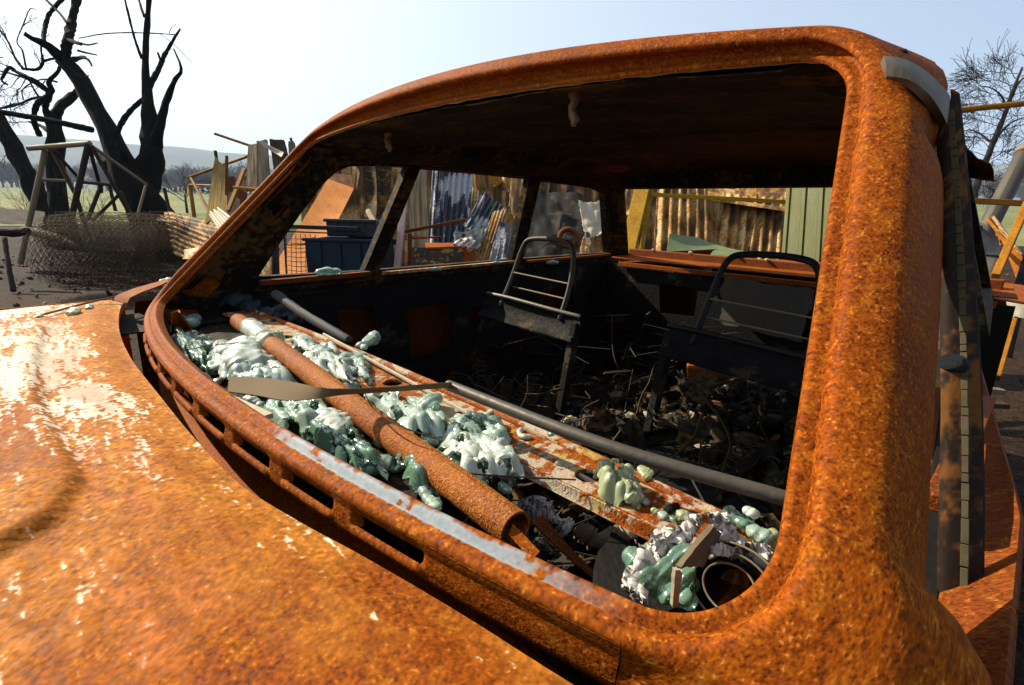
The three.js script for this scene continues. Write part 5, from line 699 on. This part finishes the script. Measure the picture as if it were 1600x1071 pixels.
// seen through the far quarter window
SH('orange_sheet', [[512, 280, 4.6], [553, 295, 4.5], [478, 440, 3.3], [420, 428, 3.4]], M.orange, { th: .004, bend: .02 }, 'bright orange rusty sheet leaning outside the far quarter window');
SH('dark_offcut', [[516, 270, 4.7], [560, 276, 4.7], [552, 296, 4.55], [508, 284, 4.6]], M.rustBrown, { th: .01, crumple: .02 }, 'brown offcut on top of the orange sheet');
SH('buff_offcut', [[548, 244, 4.6], [562, 270, 4.6], [556, 306, 4.6], [552, 306, 4.6]], M.buff, { th: .006 }, 'narrow buff offcut hanging above the orange sheet');
SH('ochre_drum_side', [[566, 254, 5.2], [586, 254, 5.1], [588, 340, 5.1], [570, 340, 5.2]], mat(CHAR, { color: lin(1.6, 1.5, 1.2), bumpScale: .002 }), { th: .01, bend: .06 }, 'dull ochre steel panel, left of two, beyond the quarter window'); SH('ochre_drum_side', [[586, 252, 5], [612, 252, 5], [606, 350, 5], [588, 350, 5]], mat(CHAR, { color: lin(2.2, 2.0, 1.4), bumpScale: .002 }), { th: .01, bend: .05 }, 'dull ochre steel panel, right of two, beyond the quarter window');
{ const d = 3.2, c = (x, y, dd = 0) => at(x, y, d + dd), t = thing('mesh_crate', 'black wire mesh crate outside the far quarter window', 'crate', V(c(480, 430).x, 0, c(480, 430).z)); const B = (a, b, w = .035) => part('frame_bar', bar(a, b, w, w * .7), M.black, t); B(c(430, 374), c(452, 354)); B(c(452, 354), c(560, 358)); B(c(430, 374), c(432, 440)); B(c(444, 366, .1), c(448, 436, .1), .012); B(c(450, 362), c(556, 366), .012); for (let i = 0; i < 9; i++) part('mesh_wire', pipePath([c(446, 372 + i * 7, .05), c(470, 374 + i * 7.2, .02), c(494, 371 + i * 7, .05)], .0022, 5, .05), M.black, t); for (let i = 0; i < 7; i++) part('mesh_wire', pipe(c(447 + i * 7.5, 366, .05), c(448 + i * 7.5, 432, .05), .0022, 5), M.black, t); }
{ const d = 3.4, c = at(550, 402, d); const mk = (x, y, w, h, dep, lab, m) => { const p = at(x, y, d); const t = thing('plastic_crate', lab, 'crate', V(p.x, p.y - h / 2, p.z)); const q = new THREE.Quaternion().setFromAxisAngle(V(0, 1, 0), .7), wall = (sx, sy, sz, ox, oy, oz) => { const g = new RoundedBoxGeometry(sx, sy, sz, 1, .006); g.translate(ox, oy, oz); g.applyQuaternion(q); g.translate(p.x, p.y, p.z); return boxUV(g); }; part('wall', wall(w, h, .012, 0, 0, dep / 2), m, t); part('wall', wall(w, h, .012, 0, 0, -dep / 2), m, t); part('wall', wall(.012, h, dep - .03, -w / 2 + .006, 0, 0), m, t); part('wall', wall(.012, h, dep - .03, w / 2 - .006, 0, 0), m, t); part('base', wall(w - .03, .012, dep - .03, 0, -h / 2 + .006, 0), m, t); part('rim', wall(w + .025, .02, .02, 0, h / 2, dep / 2 + .012), m, t); for (let i = -1; i <= 1; i++) part('rib', wall(.014, h * .9, .016, i * w * .28, 0, dep / 2 + .01), m, t); };
  mk(550, 404, .46, .26, .34, 'dark blue plastic crate outside the far quarter window', M.blue); mk(562, 356, .32, .10, .3, 'flat dark crate stacked above the blue one', M.slate); }
single('driftwood', limb([[at(576, 330, 3.9), .022], [at(584, 345, 3.8), .026], [at(592, 356, 3.7), .018]], { rough: .2 }), M.woodPale, 'pale stick end leaning beside the stacked crates', 'stick');
SH('tan_board', [[400, 398, 3.2], [425, 395, 3.2], [428, 470, 3.1], [398, 470, 3.1]], M.buff, { th: .02, crumple: .01 }, 'tan board low behind the far inner pillar', 'board');
SH('corrugated_sheet', [[436, 402, 3.7], [492, 404, 3.7], [494, 450, 3.3], [430, 450, 3.3]], M.stainYellow, { waves: 9, along: true, amp: .008, nv: 10 }, 'yellow ribbed sheet behind the mesh crate', 'corrugated iron');
// through the far front-door window
single('pale_post', bar(at(618, 440, 3.4), at(634, 296, 3.6), .045, .03), M.pink, 'slim pinkish white post outside the far front window', 'post');
SH('weathered_board', [[640, 240, 4.9], [662, 240, 4.9], [666, 420, 4.5], [640, 420, 4.5]], M.wood, { th: .03, crumple: .008 }, 'tall grey board left of the blackened corrugated sheet', 'board'); SH('weathered_board', [[658, 240, 4.7], [665, 240, 4.7], [672, 420, 4.4], [664, 420, 4.4]], M.woodPale, { th: .03 }, 'narrow pale batten beside the tall grey board', 'board');
SH('corrugated_sheet', [[678, 235, 4.6], [742, 245, 4.8], [726, 430, 3.9], [664, 430, 3.8]], M.zinc, { waves: 7, amp: .012, nv: 16 }, 'large blackened corrugated sheet with pale ash runs', 'corrugated iron');
SH('corrugated_sheet', [[736, 292, 5], [748, 300, 5], [742, 360, 4.8], [730, 340, 4.8]], M.buff, { waves: 3, amp: .012, nv: 10 }, 'small pale corrugated offcut beside the blackened sheet', 'corrugated iron');
SH('corrugated_sheet', [[755, 298, 4.7], [790, 328, 4.6], [756, 380, 4.0], [724, 352, 4.1]], M.zinc, { waves: 6, amp: .010, nv: 12, bend: .05 }, 'fallen grey corrugated sheet leaning to the right', 'corrugated iron');
SH('corrugated_sheet', [[770, 332, 4.1], [792, 328, 4.1], [760, 430, 3.6], [738, 430, 3.6]], M.stain, { waves: 4, amp: .010, nv: 10 }, 'narrow brown corrugated strip in front of the fallen grey sheet', 'corrugated iron');
SH('black_tarp', [[708, 362, 3.9], [762, 346, 4.0], [748, 392, 3.6], [704, 392, 3.5]], M.slate, { crumple: .06, th: .004, tear: .1, nu: 24, nv: 20 }, 'crumpled black sheet heaped behind the rusty box', 'tarp');
SH('streaked_sheet', [[780, 346, 3.9], [806, 350, 3.9], [792, 440, 3.5], [754, 440, 3.5]], M.zinc, { crumple: .02, th: .004 }, 'dark streaked sheet left of the far middle pillar');
SH('buff_sheet', [[800, 250, 4.6], [822, 270, 4.6], [808, 358, 4.2], [794, 320, 4.3]], M.buff, { crumple: .02, th: .004, tear: .1 }, 'pointed buff sheet glowing beside the far middle pillar');
{ const t = thing('rusty_bench', 'rusty bench frame behind the slim white post', 'bench', gy(at(690, 400, 3.5))); part('top_rail', bar(at(622, 364, 3.7), at(728, 344, 3.6), .04, .025), M.rustBrown, t); part('apron', sheet(px4([[632, 370, 3.72], [690, 372, 3.66], [448, 384, 3.64], [632, 382, 3.7]]), { th: .01 }), M.rust, t); for (const x of [640, 724]) part('leg', bar(at(x, 366, 3.66), at(x, 440, 3.6), .03, .03), M.rustBrown, t); }
{ const t = thing('rusty_box', 'scorched tin box with a rust-red end on the far side', 'box', gy(at(705, 400, 3.1))); part('front', sheet(px4([[644, 388, 3.1], [724, 386, 3.1], [722, 430, 3.1], [644, 430, 3.1]]), { th: .02, crumple: .01 }), mat(CHAR, { color: lin(3, 3.4, 3.4) }), t); part('end', sheet(px4([[724, 386, 3.1], [738, 384, 3.3], [742, 430, 3.3], [722, 430, 3.1]]), { th: .02, crumple: .008 }), M.rust, t); part('lid', sheet(px4([[664, 382, 3.3], [738, 382, 3.3], [726, 388, 3.08], [666, 390, 3.08]]), { th: .012, crumple: .006 }), M.rust, t); }
single('ash_lump', lump([[720, 384, 10], [732, 380, 9], [728, 388, 8]].map(q => { const p = at(q[0], q[1], 3.15); return [p.x, p.y, p.z, q[2] * 3.15 / 800]; }), { res: 24, s: 181, rough: .4 }), M.ash, 'pale ash clod on the corner of the scorched tin box', 'ash');
single('yellow_machine_arm', bar(at(752, 244, 6), at(782, 290, 6), .12, .09), mat(RUST, { color: lin(1.4, 2.6, 2) }), 'yellow machine part high in the far front window', 'machine part');
single('bent_pipe', pipePath([at(748, 300, 5.6), at(744, 285, 5.6), at(748, 244, 5.6), at(760, 262, 5.6)], .02, 8, .05), M.pipeOchre, 'bent ochre pipe above the small pale offcut', 'pipe');
SH('twisted_sheet', [[764, 262, 6.2], [800, 244, 6.2], [806, 310, 6], [770, 290, 6]], M.stain, { crumple: .12, th: .006, tear: .08 }, 'twisted pale sheet above the fallen grey corrugated sheet');
// through the far rear-door window
SH('burnt_sheet', [[826, 290, 4.8], [912, 300, 4.6], [930, 420, 4.0], [820, 420, 4.0]], M.soot, { crumple: .12, th: .006, nu: 24, nv: 20 }, 'black burnt panel filling the far rear window');
SH('hung_sheet', [[902, 312, 4.4], [948, 312, 4.4], [952, 366, 4.3], [914, 376, 4.3]], M.cream, { crumple: .05, th: .004, tear: .1, nu: 24, nv: 20 }, 'pale crumpled sheet hanging in the far rear window');
SH('buff_flake', [[914, 362, 4.0], [924, 372, 4.0], [922, 410, 3.9], [900, 410, 3.9]], M.buff, { crumple: .03, th: .004, tear: .15 }, 'buff flake of iron low in the far rear window');
single('rusty_gear', new THREE.TorusGeometry(.07, .022, 8, 20).applyQuaternion(camera.quaternion).translate(...at(888, 372, 4.1).toArray()), M.rustBrown, 'rusty ring hanging on the black burnt panel', 'ring');
for (const [x, w, lab] of [[856, 7, 'left charred post seen at the top of the far rear window'], [886, 9, 'right charred post seen at the top of the far rear window']]) single('charred_post', limb([[gy(at(x, 400, 6)), w * .006], [at(x + 2, 320, 6), w * .005], [at(x + 6, 270, 6), w * .004]], { rough: .2 }), M.woodChar, lab, 'post');
// through the rear window: frame of ochre steel, hanging iron, green panels
{ const t = thing('ochre_gantry', 'ochre painted steel frame behind the rear window', 'frame', gy(at(1000, 400, 4.6))); part('post', bar(at(1012, 262, 4.7), at(972, 430, 4.3), .13, .05), M.gold, t); part('post', bar(at(1024, 262, 4.75), at(996, 430, 4.4), .035, .05), M.gold, t); part('cross_rail', bar(at(1018, 304, 4.6), at(1236, 316, 4.6), .035, .035), M.gold, t); }
SH('crumpled_sheet', [[966, 262, 5.2], [1006, 262, 5.2], [988, 340, 5], [944, 352, 5]], M.buff, { crumple: .06, th: .004, tear: .12, nu: 20, nv: 20 }, 'buff crumpled sheet left of the ochre frame');
SH('corrugated_sheet', [[1030, 250, 5.2], [1106, 256, 5.2], [1108, 400, 4.6], [1020, 400, 4.6]], M.stain, { waves: 6, amp: .024, nv: 16, tear: .03, crumple: .03 }, 'stained corrugated sheet behind the ochre cross rail', 'corrugated iron');
SH('corrugated_sheet', [[1132, 300, 5.2], [1226, 308, 5.2], [1218, 420, 4.6], [1118, 420, 4.6]], M.stain, { waves: 7, amp: .024, nv: 16, tear: .04, crumple: .03 }, 'stained corrugated sheet left of the green panel', 'corrugated iron');
SH('corrugated_sheet', [[1104, 262, 6.6], [1246, 262, 6.4], [1236, 332, 4.9], [1100, 312, 5.0]], M.stainYellow, { waves: 6, along: true, amp: .018, nv: 14, bend: .05 }, 'sunlit yellow corrugated roof sheet high in the rear window', 'corrugated iron');
SH('green_body_panel', [[1046, 366, 4.5], [1090, 372, 4.6], [1200, 398, 4.0], [1040, 430, 3.6]], M.greenPale, { bend: .06, th: .006 }, 'pale green sloping body panel low in the rear window', 'car panel');
{ const t = thing('green_steel_panel', 'olive green ribbed steel panel at the right of the rear window', 'panel', gy(at(1260, 440, 3.9))); const c = px4([[1234, 262, 4.3], [1330, 262, 3.9], [1322, 470, 3.7], [1218, 470, 4.1]]); part('sheet', sheet(c, { th: .01, nu: 20, nv: 16 }), M.green, t); const n = V().crossVectors(sub3(c[1], c[0]), sub3(c[3], c[0])).normalize().multiplyScalar(-1); for (const u of [.03, .24, .30, .52, .58, .80, .86]) { const a = V().lerpVectors(c[0], c[1], u).addScaledVector(n, .012), b = V().lerpVectors(c[3], c[2], u).addScaledVector(n, .012); part('rib', bar(a, b, .03, .022, n), M.green, t); } }
SH('shed_wall', [[960, 255, 7], [1250, 255, 7], [1250, 440, 7], [960, 440, 7]], M.stain, { waves: 30, amp: .012, th: .004, nv: 12, crumple: .03 }, 'corrugated shed wall behind the scrap in the rear window', 'wall');
SH('shed_wall', [[470, 258, 6.6], [950, 256, 6.8], [950, 470, 6.8], [470, 470, 6.6]], M.stain, { waves: 50, amp: .012, th: .004, nv: 12, crumple: .03 }, 'corrugated shed wall behind the scrap in the far side windows', 'wall');
// right edge
single('ochre_rail', pxPipe([1420, 180], [1660, 156], 9, 4.2, 4.2), M.pipeOchre, 'upper ochre pipe rail crossing in front of the pine', 'pipe rail'); single('ochre_rail', bar(at(1440, 310, 4.4), at(1660, 321, 4.4), .05, .05), M.pipeOchre, 'lower ochre square rail beside the flue', 'rail');
{ const a = at(1604, 236, 5), b = at(1536, 372, 4.8), t = thing('stove_flue', 'grey tilted stove flue at the right edge', 'flue', gy(b)); part('tube', pipe(a, b, .075, 18), M.steel, t); const d = sub3(a, b).normalize(); part('collar', pipe(add3(a, d, -.06), add3(a, d, .01), .084, 18), M.pipePale, t); }
SH('rust_board', [[1556, 346, 4.2], [1544, 340, 4.2], [1606, 412, 4.0], [1590, 440, 4.0]], M.orange, { th: .02 }, 'rust-red board sloping below the flue', 'board'); single('pale_batten', bar(at(1552, 338, 4.1), at(1596, 398, 4.0), .03, .02), M.buff, 'pale batten on the edge of the rust-red board', 'batten');
single('steel_post', bar(at(1606, 318, 4.0), at(1556, 432, 3.7), .05, .05), M.pipeOchre, 'ochre steel post leaning across the rust-red board', 'post'); SH('dark_sheet', [[1608, 372, 3.9], [1622, 380, 3.9], [1580, 560, 3.4], [1552, 550, 3.4]], M.soot, { th: .01 }, 'dark sheet edge behind the pale bonnet skin');
{ const t = thing('white_appliance', 'battered white tin appliance at the right edge', 'appliance', gy(at(1540, 440, 3.9))); part('front', sheet(px4([[1518, 398, 3.8], [1562, 404, 3.8], [1556, 470, 3.7], [1516, 480, 3.7]]), { th: .02, crumple: .012 }), M.cream, t); part('top', sheet(px4([[1516, 344, 4.2], [1560, 372, 4.2], [1566, 404, 3.78], [1514, 398, 3.78]]), { th: .012, crumple: .03 }), M.slate, t); part('dial_plate', sheet(px4([[1518, 346, 4.3], [1540, 350, 4.3], [1540, 370, 4.2], [1518, 344, 4.2]]), { th: .02 }), M.cream, t); part('dial', new THREE.TorusGeometry(.028, .007, 6, 18).applyQuaternion(camera.quaternion).translate(...at(1530, 358, 4.16).toArray()), M.steel, t); }
SH('torn_skin', [[1524, 436, 3.3], [1560, 438, 3.2], [1640, 470, 3.0], [1616, 506, 3.0]].map((q, i) => q), M.slate, { crumple: .04, th: .004, tear: .1, nu: 20, nv: 16 }, 'torn grey metal skin sagging at the right edge'); SH('torn_skin', [[1566, 446, 3.05], [1640, 460, 2.95], [1640, 500, 2.9], [1574, 498, 2.95]], M.cream, { crumple: .02, th: .004, tear: .08 }, 'cream metal skin lying on the torn grey one');
single('steel_post', bar(at(1582, 500, 3.1), at(1556, 590, 2.9), .045, .045), M.pipeOchre, 'short ochre post below the torn grey skin', 'post'); SH('pale_offcut', [[1524, 492, 3.4], [1546, 490, 3.4], [1538, 540, 3.3], [1522, 550, 3.3]], M.cream, { th: .01 }, 'pale offcut below the torn grey skin');
for (let i = 0; i < 4; i++) single('timber_rail', bar(at(1560 + i * 6, 590 + i * 22, 2.8 + i * .1), at(1440, 575 + i * 26, 2.9), .05, .03), i % 2 ? M.wood : M.woodChar, ['first', 'second', 'third', 'lowest'][i] + ' timber of the pile right of the car, counted from the top', 'timber', 'timbers right of the car');
// clods and stones on the dirt
{ const r = rnd(881), base = new THREE.IcosahedronGeometry(1, 0), N = 6000, im = new THREE.InstancedMesh(base, new THREE.MeshStandardMaterial({ color: 0xffffff, roughness: .95, flatShading: true }), N), m4 = new THREE.Matrix4(), q = new THREE.Quaternion(); im.name = 'ground_litter'; for (let i = 0; i < N; i++) { const d = 3 + 11 * Math.sqrt(r()), az = -1.2 + 2.4 * r(), v = FWD.clone().setY(0).normalize().applyAxisAngle(V(0, 1, 0), -az), x = EYE.x + v.x * d, z = EYE.z + v.z * d, s = .006 + .035 * r() ** 4; q.setFromEuler(new THREE.Euler(r() * 6, r() * 6, r() * 6)); const inCar = Math.abs(x) < .85 && z > -3 && z < 1; m4.compose(V(x, inCar ? -.05 : groundH(x, z) + s * .2, z), q, V(s, s * .6, s * (.6 + r()))); im.setMatrixAt(i, m4); const k = .5 + r(); im.setColorAt(i, r() < .75 ? lin(.03 * k, .022 * k, .014 * k) : lin(.16 * k, .115 * k, .07 * k)); } tag(im, 'clods, stones and burnt litter scattered over the yard', 'litter', null, 'stuff'); im.castShadow = im.receiveShadow = true; scene.add(im); }
renderer.render(scene, camera);
